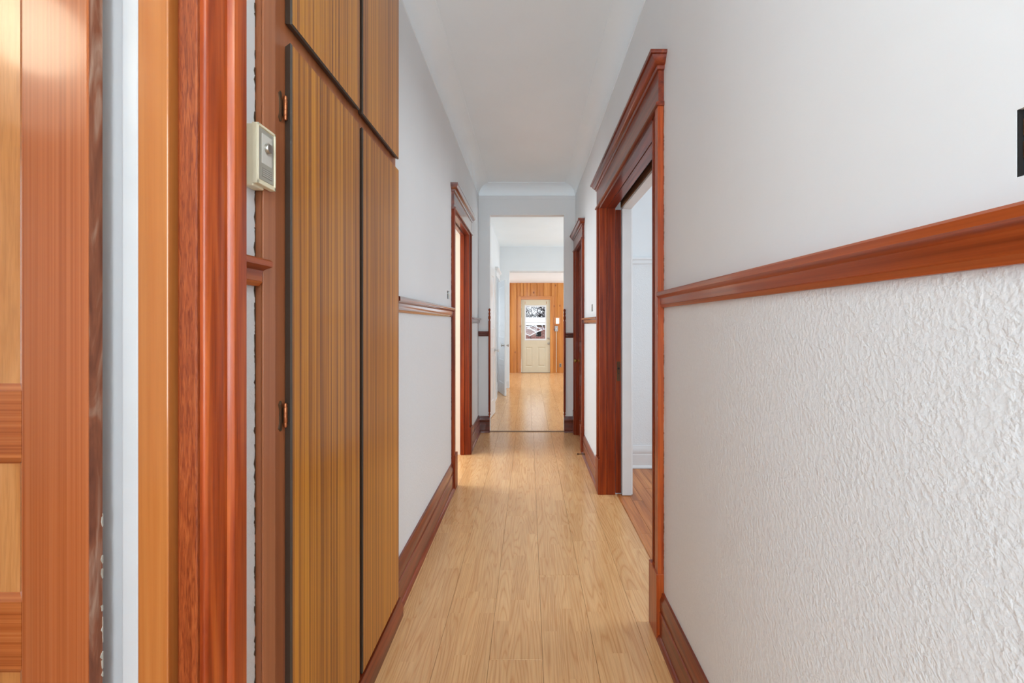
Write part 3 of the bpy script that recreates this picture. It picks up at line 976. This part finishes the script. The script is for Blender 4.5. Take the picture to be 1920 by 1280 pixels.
d4 = thing('door_5', (-0.545, 8.85, 0), 'white panelled door ajar farther along the white wall', 'door', 'structure')
x_ = Vector((0.155, -0.60, 0)).normalized()
n_ = Vector((-x_.y, x_.x, 0))           # away from us
m4 = Matrix(((x_.x, n_.x, 0, -0.618), (x_.y, n_.y, 0, 9.14), (0, 0, 1, 0.008), (0, 0, 0, 1)))
panel_door(d4, m4, 0.64, 2.18, 0.034, 0.10, [(0.0, 0.22), (0.55, 0.66), (0.98, 1.09), (1.22, 1.32), (2.06, 2.18)], 'white_paint', 'white_paint', 'white_paint')
for yy, dn_ in ((0.0, -1), (0.034, 1)):
    kp = m4 @ Vector((0.58, yy, 0.945))
    mb = MB().lathe([(0.022, 0.0), (0.022, 0.004), (0.008, 0.006), (0.008, 0.028), (0.024, 0.042), (0.024, 0.054), (0.0001, 0.062)], (0, 0, 0), 'Y', 12)
    dirv = (m4.to_3x3() @ Vector((0, dn_, 0))).normalized()
    rot = Vector((0, 1, 0)).rotation_difference(dirv).to_matrix().to_4x4()
    rot.translation = kp
    mb.xf(rot).build('knob', 'nickel', d4, smooth=True)

# baseboards of the middle room
baseboard('baseboard_dining', -0.62, 1, 7.02, 8.29, 'white_paint', 'white baseboard between the two white panelled doors', 0.18)
baseboard_x('baseboard_dining_far', YD1, -0.62, -0.43, 'white_paint', 'white baseboard piece beside the wide opening', 0.18)

# ------------------------------------------------------------------ turned corner guards of the passage
guard = [(0.0001, 0.0)]
def spindle(x, y, z0, z1, nm, label):
    h = z1 - z0
    r = 0.0135
    p = [(0.0001, 0), (0.007, 0.002), (0.008, 0.02), (0.006, 0.028), (0.012, 0.034), (0.014, 0.042), (0.012, 0.050), (0.007, 0.056), (0.009, 0.066), (r, 0.075), (r, 0.085),
         (r, h - 0.165), (r, h - 0.160), (0.009, h - 0.152), (0.007, h - 0.145), (0.014, h - 0.130), (0.0155, h - 0.112), (0.013, h - 0.096), (0.007, h - 0.088), (0.010, h - 0.082), (0.013, h - 0.068),
         (0.012, h - 0.055), (0.006, h - 0.046), (0.009, h - 0.038), (0.014, h - 0.024), (0.013, h - 0.012), (0.007, h - 0.002), (0.0001, h)]
    o = MB().lathe(p, (x, y, z0), 'Z', 16).build(nm, 'dark_wood', smooth=True, base=True)
    return tag(o, label, 'corner guard', group='turned corner guards of the passage')


spindle(-0.497, YE - 0.012, 0.185, 1.555, 'corner_guard', 'dark turned corner guard on the passage edge beside the white doors')
spindle(0.446, YE - 0.012, 0.185, 1.548, 'corner_guard', 'dark turned corner guard on the passage edge beside the closet')

# ------------------------------------------------------------------ built-in cabinet
cb = thing('tall_cabinet', (-0.7, 1.585, 0), 'floor to ceiling built-in cabinet with striped wood laminate doors', 'cabinet')
Y0c, Y1c = 1.056, 2.116
XFc = -0.622
ff = MB()
for (a, b, z0, z1) in ((Y0c, 1.165, 0.0, 2.99), (1.60, 1.66, 0.11, 2.05), (1.60, 1.66, 2.135, 2.93), (2.09, Y1c, 0.0, 2.99), (1.165, 2.09, 0.0, 0.11), (1.165, 2.09, 2.05, 2.135), (1.165, 2.09, 2.93, 2.99)):
    ff.box(XFc - 0.02, XFc, a, b, z0, z1)
ff.build('face_frame', 'frame_paint', cb)
MB().box(-1.05, -1.035, Y0c, Y1c, 0, 2.99).build('back_panel', 'frame_paint', cb)
MB().box(-1.05, XFc - 0.02, Y0c, Y0c + 0.015, 0, 2.99).build('side_panel', 'frame_paint', cb)
MB().box(-1.05, XFc - 0.02, Y1c - 0.015, Y1c, 0, 2.99).build('side_panel', 'frame_paint', cb)
MB().box(-1.05, XFc - 0.02, Y0c, Y1c, 2.97, 2.99).build('top_panel', 'frame_paint', cb)
MB().box(XFc, XFc + 0.006, Y0c, Y0c + 0.05, 0, 2.99).build('stile_strip', 'frame_paint', cb, bevel=0.002)
MB().prism([(XFc, 0), (-0.586, 0), (-0.586, 0.04), (-0.590, 0.060), (-0.598, 0.086), (XFc, 0.088)], 'Y', Y0c, Y1c + 0.004).build('kick_board', 'dark_wood_y', cb, smooth=True)


def cab_door(y0, y1, z0, z1, hinge_zs):
    root = MB()
    x0, x1, ch = XFc + 0.002, -0.600, 0.006
    e = 0.004
    # slab: laminate face with bevelled dark edges
    vs = [(x0, y0 + ch, z0 + ch), (x0, y1 - ch, z0 + ch), (x0, y1 - ch, z1 - ch), (x0, y0 + ch, z1 - ch),
          (x1 - e, y0, z0), (x1 - e, y1, z0), (x1 - e, y1, z1), (x1 - e, y0, z1),
          (x1, y0 + e, z0 + e), (x1, y1 - e, z0 + e), (x1, y1 - e, z1 - e), (x1, y0 + e, z1 - e)]
    root.add(vs, [(0, 1, 5, 4), (1, 2, 6, 5), (2, 3, 7, 6), (3, 0, 4, 7)], 1)
    root.add(vs, [(4, 5, 9, 8), (5, 6, 10, 9), (6, 7, 11, 10), (7, 4, 8, 11)], 1)
    root.add(vs, [(8, 9, 10, 11), (3, 2, 1, 0)], 0)
    d = root.build('door', ['laminate', 'edge_dark'], cb)
    for hz in hinge_zs:
        hg = MB()
        yy = y0 - 0.0045
        hg.lathe([(0.0001, -0.031), (0.0035, -0.030), (0.0048, -0.026), (0.0042, -0.019), (0.005, -0.018), (0.005, -0.006), (0.0044, -0.0055), (0.005, -0.005), (0.005, 0.006), (0.0044, 0.0065), (0.005, 0.007), (0.005, 0.019),
                  (0.0042, 0.02), (0.0048, 0.026), (0.0035, 0.030), (0.0001, 0.031)], (XFc + 0.0085, yy, hz), 'Z', 10, 1)
        hg.prism([(yy - 0.018, hz - 0.030), (yy - 0.012, hz - 0.038), (yy - 0.007, hz - 0.036), (yy - 0.005, hz - 0.02), (yy + 0.002, hz - 0.018), (yy + 0.002, hz + 0.018), (yy - 0.005, hz + 0.02), (yy - 0.007, hz + 0.036), (yy - 0.012, hz + 0.038), (yy - 0.018, hz + 0.030), (yy - 0.014, hz + 0.016), (yy - 0.014, hz - 0.016)], 'X', XFc, XFc + 0.003, 0)
        hg.build('hinge', ['bronze', 'copper'], d, smooth=True)
    return d


cab_door(1.150, 1.616, 0.096, 2.070, (1.903, 1.130, 0.30))
cab_door(1.643, 2.098, 0.096, 2.070, ())
cab_door(1.150, 1.616, 2.117, 2.945, (2.80, 2.27))
cab_door(1.643, 2.098, 2.117, 2.945, ())

ragged(cb, XL, 1, 1.0545, -1, 0.0, 2.98, 0.006, 'subfloor', 'paint_edge', 6, 0.02)

# ------------------------------------------------------------------ thermostat
th = thing('thermostat', (-0.615, 1.04, 1.668), 'aged ivory thermostat with small round dial beside the cabinet', 'thermostat')
tx0, tx1, ty0, ty1, tz0, tz1 = -0.6345, -0.600, 1.008, 1.079, 1.673, 1.808
MB().box(tx0, tx1 - 0.012, ty0 + 0.001, 1.050, 1.667, 1.806).build('back_plate', 'thermo', th, bevel=0.002)
cs = MB()
cs.box(-0.6145, tx1 - 0.003, ty0, ty1, tz0, tz1)
for a in ((ty0, ty0 + 0.004, tz0, tz1), (ty1 - 0.006, ty1, tz0, tz1), (ty0, ty1, tz0, tz0 + 0.009), (ty0, ty1, tz1 - 0.006, tz1)):
    cs.box(tx1 - 0.003, tx1, *a)
cs.build('case', 'thermo', th, bevel=0.0012)
fp = MB().box(tx1 - 0.003, tx1 - 0.0016, ty0 + 0.006, ty1 - 0.008, tz0 + 0.012, tz1 - 0.008).build('face_plate', 'thermo_face', th)
MB().box(tx1 - 0.0016, tx1 - 0.0008, ty0 + 0.016, ty1 - 0.016, tz0 + 0.020, tz0 + 0.040).build('scale_strip', 'thermo_dark', fp)
MB().box(tx1 - 0.0016, tx1 - 0.0011, ty0 + 0.016, ty1 - 0.016, tz0 + 0.050, tz1 - 0.018).build('clear_cover', 'clear', fp)
for k in range(4):
    MB().box(tx1 - 0.0016, tx1 - 0.0006, ty0 + 0.018, ty1 - 0.018, tz0 + 0.0225 + k * 0.0045, tz0 + 0.0238 + k * 0.0045).build('scale_line', 'clear', fp)
MB().lathe([(0.0115, 0.0), (0.0115, 0.006), (0.010, 0.008), (0.0001, 0.0085)], (tx1 - 0.0011, ty0 + 0.036, tz0 + 0.088), 'X', 20).build('dial', 'nickel', th, smooth=True)

# ------------------------------------------------------------------ holes left by old fittings
hb = thing('wall_box', (0.62, 0.505, 1.53), 'open dark wiring hole with lath in the wall above the orange rail', 'wiring hole')
bx = MB()
bx.box(0.66, 0.664, 0.46, 0.55, 1.525, 1.625)
bx.box(0.5803, 0.66, 0.5395, 0.5412, 1.53, 1.618)
bx.box(0.585, 0.66, 0.465, 0.470, 1.53, 1.618)
bx.box(0.585, 0.66, 0.47, 0.541, 1.527, 1.534)
bx.box(0.585, 0.66, 0.47, 0.541, 1.614, 1.620)
bx.build('cavity', 'black', hb)
for z in (1.566, 1.593):
    MB().box(0.585, 0.60, 0.528, 0.5395, z - 0.011, z + 0.011).build('lath_strip', 'lath', hb, bevel=0.002)
MB().box(0.587, 0.594, 0.505, 0.539, 1.534, 1.541).build('lath_strip', 'lath', hb, bevel=0.001)
MB().tube([(0.65, 0.50, 1.61), (0.60, 0.507, 1.592), (0.588, 0.512, 1.575), (0.590, 0.514, 1.562)], [0.003, 0.003, 0.003, 0.0025], 8).build('wire_end', 'wire', hb, smooth=True)
for nm, x, s, y, z, lab in (('wall_box', XL, -1, 3.58, 1.5875, 'small dark wiring hole beside the narrow doorway casing'), ('wall_box', XR, 1, 4.18, 1.5075, 'small dark wiring hole above the rail between wide doorway and closet')):
    r = thing(nm, (x + s * 0.02, y, z - 0.04), lab, 'wiring hole')
    MB().box(x + s * 0.012, x + s * 0.05, y - 0.06, y + 0.06, z - 0.045, z + 0.045).build('cavity', 'black', r)
    MB().tube([(x + s * 0.015, y, z + 0.02), (x - s * 0.004, y + 0.003, z), (x - s * 0.006, y - 0.002, z - 0.025)], 0.003, 6).build('wire_end', 'wire', r)

# door stop on the far baseboard of the right wall
ds = thing('door_stop', (0.55, 4.62, 0.03), 'small dark rod door stop screwed into the baseboard near the closet', 'door stop')
MB().lathe([(0.0001, -0.075), (0.009, -0.074), (0.010, -0.062), (0.005, -0.058), (0.004, -0.012), (0.011, -0.004), (0.012, 0.0)], (XR - 0.020, 4.60, 0.045), 'X', 12).build('rod', 'dark_brass', ds, smooth=True)

# ------------------------------------------------------------------ pine panelled end wall
wp = thing('wall_pine', (0.2, YP + 0.05, 0), 'knotty pine board wall around the cream back door', 'wall', 'structure')
mbk = MB()
for a in ((-2.2, -0.25, 0, HP), (0.61, 1.1, 0, HP), (2.2, 2.6, 0, HP), (1.1, 2.2, 0, 0.95), (1.1, 2.2, 2.15, HP), (-0.25, 0.61, 2.06, HP)):
    mbk.box(a[0], a[1], YP + 0.022, YP + 0.10, a[2], a[3])
mbk.build('backing', 'subfloor', wp)
bw = 0.187
x = -0.532 - bw * 9
cache = {}
while x < 2.6:
    a, b = max(-2.2, x), min(2.6, x + bw)
    x += bw
    segs = [(a, b, 0.0, HP)]
    if b > -0.25 and a < 0.61:
        segs = []
        if a < -0.25:
            segs.append((a, -0.25, 0, HP))
        if b > 0.61:
            segs.append((0.61, b, 0, HP))
        segs.append((max(a, -0.25), min(b, 0.61), 2.06, HP))
    if b > 1.1 and a < 2.2:
        segs = [(a, 1.1, 0, HP)] if a < 1.1 else []
        if b > 2.2:
            segs.append((2.2, b, 0, HP))
        segs += [(max(a, 1.1), min(b, 2.2), 0, 0.95), (max(a, 1.1), min(b, 2.2), 2.15, HP)]
    for (p, q, z0, z1) in segs:
        if q - p < 0.01:
            continue
        key = (round(q - p, 3), z0, z1)
        mid = ((p + q) / 2, YP + 0.012, (z0 + z1) / 2)
        if key in cache:
            part_copy(cache[key], wp, mid)
            continue
        e = 0.007
        prf = [(p + 0.001, YP + 0.022), (p + 0.001, YP + 0.009), (p + e, YP), (p + e + 0.012, YP), (p + e + 0.016, YP + 0.004), (p + e + 0.020, YP), (q - e, YP), (q - 0.001, YP + 0.009), (q - 0.001, YP + 0.022)]
        if q - p < 0.06:
            prf = [(p + 0.001, YP + 0.022), (p + 0.001, YP + 0.004), (p + 0.005, YP), (q - 0.005, YP), (q - 0.001, YP + 0.004), (q - 0.001, YP + 0.022)]
        o = MB().prism(prf, 'Z', z0, z1).build('board', 'pine', wp)
        cache[key] = o

pc = thing('trim_22', (0.18, YP, 0), 'pine casing around the cream back door', 'door frame', 'structure')
MB().box(-0.315, -0.222, YP - 0.02, YP, 0, 2.125).build('casing_stile', 'pine', pc, bevel=0.004)
MB().box(0.582, 0.675, YP - 0.02, YP, 0, 2.125).build('casing_stile', 'pine', pc, bevel=0.004)
MB().box(-0.222, 0.582, YP - 0.02, YP, 2.030, 2.125).build('casing_head', 'pine_x', pc, bevel=0.004)
for a in ((-0.252, -0.220, 0, 2.06), (0.580, 0.612, 0, 2.06)):
    MB().box(a[0], a[1], YP + 0.0, YP + 0.11, a[2], a[3]).build('jamb', 'entry_paint', pc)
MB().box(-0.252, 0.612, YP + 0.0, YP + 0.11, 2.030, 2.06).build('head_jamb', 'entry_paint', pc)
MB().box(-0.252, 0.612, YP + 0.0, YP + 0.16, -0.01, 0.012).build('sill', 'threshold', pc)

# cream back door with sash window
dx0, dx1, dz1 = -0.216, 0.576, 2.026
YB = YP + 0.02
ed = thing('door_6', (0.18, YB + 0.02, 0.012), 'cream half-glazed back door with two lower panels', 'door', 'structure')


def pxz(px, py, Y=YB):
    return ((px - 992) * Y / F, CAM_H - (py - 607) * Y / F)


gx0, gz1 = pxz(984.5, 573.0)
gx1, gz0 = pxz(1023.5, 637.0)
p1x0, p1z1 = pxz(985.0, 650.5)
p1x1, p1z0 = pxz(998.5, 687.5)
p2x0, _ = pxz(1008.0, 650)
p2x1, _ = pxz(1023.0, 650)
wall_like = [(gx0, gx1, gz0, gz1), (p1x0, p1x1, p1z0, p1z1), (p2x0, p2x1, p1z0, p1z1)]
A = sorted({dx0, dx1, *[h[0] for h in wall_like], *[h[1] for h in wall_like]})
Zs = sorted({0.014, dz1, *[h[2] for h in wall_like], *[h[3] for h in wall_like]})
slabm = MB()
for i in range(len(A) - 1):
    for j in range(len(Zs) - 1):
        a, z = (A[i] + A[i + 1]) / 2, (Zs[j] + Zs[j + 1]) / 2
        if not any(h[0] < a < h[1] and h[2] < z < h[3] for h in wall_like):
            slabm.box(A[i], A[i + 1], YB, YB + 0.044, Zs[j], Zs[j + 1])
slabm.build('slab', 'entry_paint', ed)
for (a, b) in ((p1x0, p1x1), (p2x0, p2x1)):
    pm = MB()
    z0, z1 = p1z0, p1z1
    def ring(t, y):
        return [(a + t, y, z0 + t), (b - t, y, z0 + t), (b - t, y, z1 - t), (a + t, y, z1 - t)]
    rs = [ring(0, YB + 0.001), ring(0.018, YB + 0.012), ring(0.03, YB + 0.012), ring(0.05, YB + 0.002)]
    vs = sum(rs, [])
    fs = [(4 * r + i, 4 * r + (i + 1) % 4, 4 * r + 4 + (i + 1) % 4, 4 * r + 4 + i) for r in range(3) for i in range(4)]
    fs.append((12, 13, 14, 15))
    back = [(a, YB + 0.03, z0), (b, YB + 0.03, z0), (b, YB + 0.03, z1), (a, YB + 0.03, z1)]
    vs += back
    fs += [(16, 17, 18, 19)] + [(16 + i, 16 + (i + 1) % 4, (i + 1) % 4, i) for i in range(4)]
    pm.add(vs, fs)
    pm.build('panel', 'entry_paint', ed)
wf = MB()
t = 0.026
for (a, b, c, d) in ((gx0 - 0.012, gx0 + t - 0.004, gz0 - 0.012, gz1 + 0.012), (gx1 - t + 0.004, gx1 + 0.012, gz0 - 0.012, gz1 + 0.012), (gx0 + t - 0.004, gx1 - t + 0.004, gz0 - 0.012, gz0 + t), (gx0 + t - 0.004, gx1 - t + 0.004, gz1 - t, gz1 + 0.012)):
    wf.box(a, b, YB - 0.012, YB + 0.05, c, d)
wfo = wf.build('window_frame', 'white_paint', ed, bevel=0.003)
_, zm = pxz(1000, 604.5)
MB().box(gx0 + t - 0.004, gx1 - t + 0.004, YB + 0.012, YB + 0.03, zm - 0.014, zm + 0.012).build('meeting_rail', 'white_paint', wfo, bevel=0.002)
MB().box(gx0 + 0.02, gx1 - 0.02, YB + 0.017, YB + 0.021, zm, gz1 - 0.02).build('pane', 'glass', wfo)
MB().box(gx0 + 0.02, gx1 - 0.02, YB + 0.024, YB + 0.028, gz0 + 0.02, zm).build('pane', 'glass', wfo)
kx, kz = pxz(1028.3, 634)
MB().lathe([(0.028, 0.0), (0.028, -0.010), (0.018, -0.016), (0.0001, -0.018)], (kx, YB, kz), 'Y', 16).build('deadbolt', 'nickel', ed, smooth=True)
kx, kz = pxz(1028.3, 644)
MB().lathe([(0.030, 0.0), (0.030, -0.006), (0.012, -0.010), (0.012, -0.030), (0.026, -0.042), (0.030, -0.055), (0.024, -0.066), (0.0001, -0.070)], (kx, YB, kz), 'Y', 16).build('knob', 'nickel', ed, smooth=True)
for px in (984.6, 1024.6):
    hx, hz = pxz(px, 567)
    s = 1 if px < 1000 else -1
    MB().tube([(hx - s * 0.0, YB, hz + 0.02), (hx, YB - 0.05, hz + 0.02), (hx + s * 0.004, YB - 0.058, hz), (hx, YB - 0.05, hz - 0.03), (hx, YB - 0.03, hz - 0.035)], 0.006, 6).build('curtain_hook', 'copper', ed, smooth=True)

# ------------------------------------------------------------------ fittings on the pine wall
def pz(px, py):
    return pxz(px, py, YP)


x0, z1 = pz(1038.5, 594)
x1, z0 = pz(1050.5, 609.5)
pl = thing('lit_wall_panel', ((x0 + x1) / 2, YP, z0), 'wood framed glowing amber panel beside the cream back door', 'wall light')
fr = MB()
for a in ((x0, x0 + 0.03, z0, z1), (x1 - 0.03, x1, z0, z1), (x0 + 0.03, x1 - 0.03, z0, z0 + 0.03), (x0 + 0.03, x1 - 0.03, z1 - 0.03, z1)):
    fr.box(a[0], a[1], YP - 0.022, YP, a[2], a[3])
fr.build('frame', 'pine_x', pl, bevel=0.003)
MB().box(x0 + 0.03, x1 - 0.03, YP - 0.010, YP, z0 + 0.03, z1 - 0.03).build('back_plate', 'pine', pl)
ax0, az1 = pz(1042, 596)
ax1, az0 = pz(1048.2, 607)
MB().box(ax0, ax1, YP - 0.030, YP - 0.008, az0, az1).build('lit_cover', 'amber', pl, bevel=0.004)
x0, z1 = pz(1040.2, 611.2)
x1, z0 = pz(1045.8, 621)
sw = thing('switch_box', ((x0 + x1) / 2, YP, z0), 'small grey surface switch box under the amber panel', 'switch')
MB().box(x0, x1, YP - 0.03, YP, z0, z1).build('box', 'switch_grey', sw, bevel=0.004)
MB().box((x0 + x1) / 2 - 0.008, (x0 + x1) / 2 + 0.008, YP - 0.036, YP - 0.028, (z0 + z1) / 2 - 0.02, (z0 + z1) / 2 + 0.02).build('toggle', 'white_paint', sw, bevel=0.002)
MB().box((x0 + x1) / 2 - 0.007, (x0 + x1) / 2 + 0.007, YP - 0.012, YP, 0.02, z0).build('cable_duct', 'thermo', sw, bevel=0.002)
x0, z1 = pz(1048.8, 681)
x1, z0 = pz(1052.6, 688)
ot = thing('wall_outlet', ((x0 + x1) / 2, YP, z0), 'grey double outlet low on the pine wall', 'outlet')
MB().box(x0, x1, YP - 0.008, YP, z0, z1).build('plate', 'outlet', ot, bevel=0.002)
for f in (0.3, 0.7):
    z = z0 + (z1 - z0) * f
    MB().lathe([(0.0001, -0.011), (0.013, -0.011), (0.014, -0.006), (0.014, 0)], ((x0 + x1) / 2, YP, z), 'Y', 12).build('socket_face', 'black', ot)

# beam edge across the pine room ceiling
tag(MB().box(-0.42, 1.3, 9.80, 9.86, 2.462, HP).build('trim_23', 'white_paint', bevel=0.004), 'white trim strip under the pine room ceiling edge', 'moulding', 'structure')


# ------------------------------------------------------------------ windows of the rooms (out of the frame, they carry the daylight)
def window_unit(nm, axis, c, a0, a1, z0, z1, label, mat='white_paint'):
    r = thing(nm, ((c, (a0 + a1) / 2, z0) if axis == 'X' else ((a0 + a1) / 2, c, z0)), label, 'window', 'structure')

    def bx(p, q, u, v, part, m, t=0.03):
        mb = MB()
        if axis == 'X':
            mb.box(c - t, c + t, p, q, u, v)
        else:
            mb.box(p, q, c - t, c + t, u, v)
        mb.build(part, m, r)
    w_ = 0.06
    bx(a0, a0 + w_, z0, z1, 'frame_side', mat)
    bx(a1 - w_, a1, z0, z1, 'frame_side', mat)
    bx(a0 + w_, a1 - w_, z0, z0 + w_, 'sill', mat)
    bx(a0 + w_, a1 - w_, z1 - w_, z1, 'frame_top', mat)
    zm_ = (z0 + z1) / 2
    bx(a0 + w_, a1 - w_, zm_ - 0.03, zm_ + 0.03, 'meeting_rail', mat, 0.02)
    bx(a0 + w_, a1 - w_, z0 + w_, z1 - w_, 'pane', 'glass', 0.003)


window_unit('window_1', 'X', -4.25, -1.6, 0.4, 0.6, 2.5, 'white sash window of the room with the orange door')
window_unit('window_2', 'X', 4.05, 1.8, 3.4, 0.8, 2.4, 'white sash window of the room with orange strip floor')
window_unit('window_3', 'X', -3.25, 3.7, 5.1, 0.8, 2.4, 'white sash window of the small side room')
window_unit('window_4', 'X', 2.65, 6.7, 8.9, 0.8, 2.4, 'white sash window of the middle room')
window_unit('window_5', 'X', 2.65, 10.3, 12.1, 0.8, 2.2, 'white sash window of the pine room, east side')
window_unit('window_6', 'X', -2.25, 10.3, 12.1, 0.8, 2.2, 'white sash window of the pine room, west side')
window_unit('window_8', 'X', -1.65, 8.4, 9.4, 0.9, 2.1, 'added unseen white sash window inside the far side doorway')  # unseen window added as the opening for the stair room light
window_unit('window_9', 'Y', YP + 0.05, 1.1, 2.2, 0.95, 2.15, 'white sash window in the pine wall beside the back door')
window_unit('window_7', 'Y', YF - 0.06, -0.55, 0.55, 0.02, 2.85, 'added unseen glazed front door behind the camera', 'dark_wood')  # unseen glazing added as the opening for the front light


# ------------------------------------------------------------------ ceiling lamps
def globe_lamp(x, y, z, r, label, watts, col, drop=0.10):
    t = thing('ceiling_lamp', (x, y, z), label, 'lamp')
    MB().lathe([(0.0001, 0.0), (0.065, 0.0), (0.068, -0.012), (0.03, -0.022), (0.012, -0.026), (0.012, -drop), (0.05, -drop - 0.005), (0.05, -drop - 0.03), (0.0001, -drop - 0.031)], (x, y, z), 'Z', 20).build('stem', 'brass', t, smooth=True)
    pr = [(0.048, -drop - 0.025)] + [(r * math.sin(a), -drop - 0.025 - r * 0.95 + r * math.cos(a)) for a in [math.pi * k / 14 for k in range(2, 15)]]
    MB().lathe(pr, (x, y, z), 'Z', 24).build('glass_globe', 'opal', t, smooth=True)
    l = bpy.data.lights.new('lamp_light', 'POINT')
    l.energy = watts
    l.color = col
    l.shadow_soft_size = r + 0.02
    o = bpy.data.objects.new('lamp_light', l)
    o.parent = t
    o.location = (0, 0, -drop - 0.025 - 2 * r - 0.06)
    COL.objects.link(o)
    return t


globe_lamp(-2.16, -0.40, HC, 0.17, 'opal globe ceiling lamp in the room with the orange door', 2.0, (1, 0.88, 0.7), 0.28)
globe_lamp(0.0, 0.05, HC, 0.12, 'added unseen opal globe lamp of the hallway', 3, (0.88, 0.95, 1), 0.45)  # added lamp above the view, lights the hallway walls and ceiling

# ------------------------------------------------------------------ the snowy yard behind the back door
tag(MB().box(-25, 25, YP + 0.2, 60, -0.6, -0.45).build('ground', 'snow'), 'snow covered yard behind the back door', 'ground', 'structure')
mound = MB()
vs, fs = [], []
NX, NY = 22, 10
for j in range(NY + 1):
    for i in range(NX + 1):
        u, v = i / NX, j / NY
        x, y = -0.5 + 4 * u, 17.5 + 2.2 * v
        h = max(0, math.sin(math.pi * u) * math.sin(math.pi * v)) ** 0.8
        vs.append((x, y, -0.46 + 1.24 * h * (0.75 + 0.35 * math.sin(3.1 * u + 1.2)) + 0.03 * random.random()))
for j in range(NY):
    for i in range(NX):
        a = j * (NX + 1) + i
        fs.append((a, a + 1, a + NX + 2, a + NX + 1))
mound.add(vs, fs)
tag(mound.build('snow_bank', 'snow', smooth=True), 'rounded snow bank in the yard behind the door glass', 'snow bank', 'stuff')

hs = thing('brick_house', (0, 24.6, -0.45), 'red brick outbuilding with snow on its roof behind the door glass', 'building')
MB().box(-6, 6, 23.5, 27, -0.45, 1.22).build('wall', 'brick', hs)
rf = MB()
rf.prism([(23.2, 1.22), (25.25, 1.42), (27.3, 1.22), (27.3, 1.30), (25.25, 1.50), (23.2, 1.30)], 'X', -6.3, 6.3)
rf.build('roof', 'subfloor', hs)
rs = MB()
rs.prism([(23.15, 1.30), (25.25, 1.50), (27.35, 1.30), (27.35, 1.48), (25.25, 1.72), (23.15, 1.50)], 'X', -6.35, 6.35)
rs.build('roof_snow', 'snow', hs, bevel=0.05)
MB().box(0.36, 0.62, 23.46, 23.52, 0.72, 0.96).build('window', 'black', hs)


def tree(x, y, label, height, seed, lean=0.0, spread=1.0):
    rnd = random.Random(seed)
    t = thing('snowy_tree', (x, y, -0.45), label, 'tree', group='bare trees in the snowy yard')
    br_, sn = MB(), MB()

    def grow(p, d, ln, r, depth):
        pts, rad = [p], [r]
        q = Vector(p)
        dd_ = Vector(d)
        nseg = 4
        for k in range(nseg):
            dd_ = (dd_ + Vector((rnd.uniform(-.25, .25), rnd.uniform(-.25, .25), rnd.uniform(-.12, .2)))).normalized()
            q = q + dd_ * (ln / nseg)
            pts.append(tuple(q))
            rad.append(r * (1 - 0.6 * (k + 1) / nseg))
        br_.tube(pts, rad, 5)
        if depth > 0:
            sn.tube([(a, b, c + rr * 0.9) for (a, b, c), rr in zip(pts, rad)], [rr * 0.8 + 0.008 for rr in rad], 5)
        if depth < 4:
            for k in range(3 if depth < 2 else 3):
                i = rnd.randint(1, nseg)
                a = rnd.uniform(0, 2 * math.pi)
                nd = (dd_ * 0.45 + Vector((math.cos(a) * spread, math.sin(a) * spread, rnd.uniform(-0.05, 0.6)))).normalized()
                grow(pts[i], nd, ln * rnd.uniform(0.5, 0.75), rad[i] * 0.7, depth + 1)
    grow((x, y, -0.45), (lean, 0, 1), height * 0.45, 0.06 * height / 4, 0)
    br_.build('branches', 'bark', t)['kind'] = 'stuff'
    sn.build('snow_cap', 'snow', t)['kind'] = 'stuff'


tree(0.35, 20.6, 'bare snow laden tree in front of the brick outbuilding', 3.0, 3, 0.0, 1.5)
tree(-7.5, 33.5, 'bare snowy tree at the far west side of the yard', 6.0, 5, 0.0, 1.3)
tree(8.5, 33.0, 'bare snowy tree farther back in the yard', 7.0, 21)


def bush(x, y, label, n, seed):
    """a thicket of thin bare twigs, each with a line of snow"""
    rnd = random.Random(seed)
    t = thing('snowy_bush', (x, y, -0.45), label, 'bush')
    tw, sn = MB(), MB()
    for k in range(n):
        p = Vector((x + rnd.uniform(-1.0, 1.0), y + rnd.uniform(-0.4, 0.4), -0.45))
        d = Vector((rnd.uniform(-0.35, 0.35), rnd.uniform(-0.1, 0.1), 1))
        pts, rad = [tuple(p)], [0.03]
        for q in range(8):
            d = (d + Vector((rnd.uniform(-.35, .35), rnd.uniform(-.2, .2), rnd.uniform(-.1, .15)))).normalized()
            p = p + d * rnd.uniform(0.4, 0.6)
            pts.append(tuple(p))
            rad.append(0.03 - 0.003 * q)
            if q > 1:
                for _ in range(2):
                    a = Vector((rnd.uniform(-1, 1), rnd.uniform(-.3, .3), rnd.uniform(-0.1, 0.6))).normalized() * rnd.uniform(0.25, 0.6)
                    m_ = p + a * 0.5 + Vector((0, 0, rnd.uniform(-.06, .06)))
                    tp = [tuple(p), tuple(m_), tuple(p + a)]
                    tw.tube(tp, [0.02, 0.018, 0.012], 4)
                    if rnd.random() < 0.6:
                        sn.tube([(u, v - 0.008, w_ + 0.018) for u, v, w_ in tp], [0.014, 0.014, 0.01], 4)
        tw.tube(pts, rad, 5)
    tw.build('twigs', 'bark', t)['kind'] = 'stuff'
    sn.build('snow_cap', 'snow', t)['kind'] = 'stuff'


bush(0.4, 29.2, 'thicket of bare twigs behind the outbuilding roof', 60, 4)
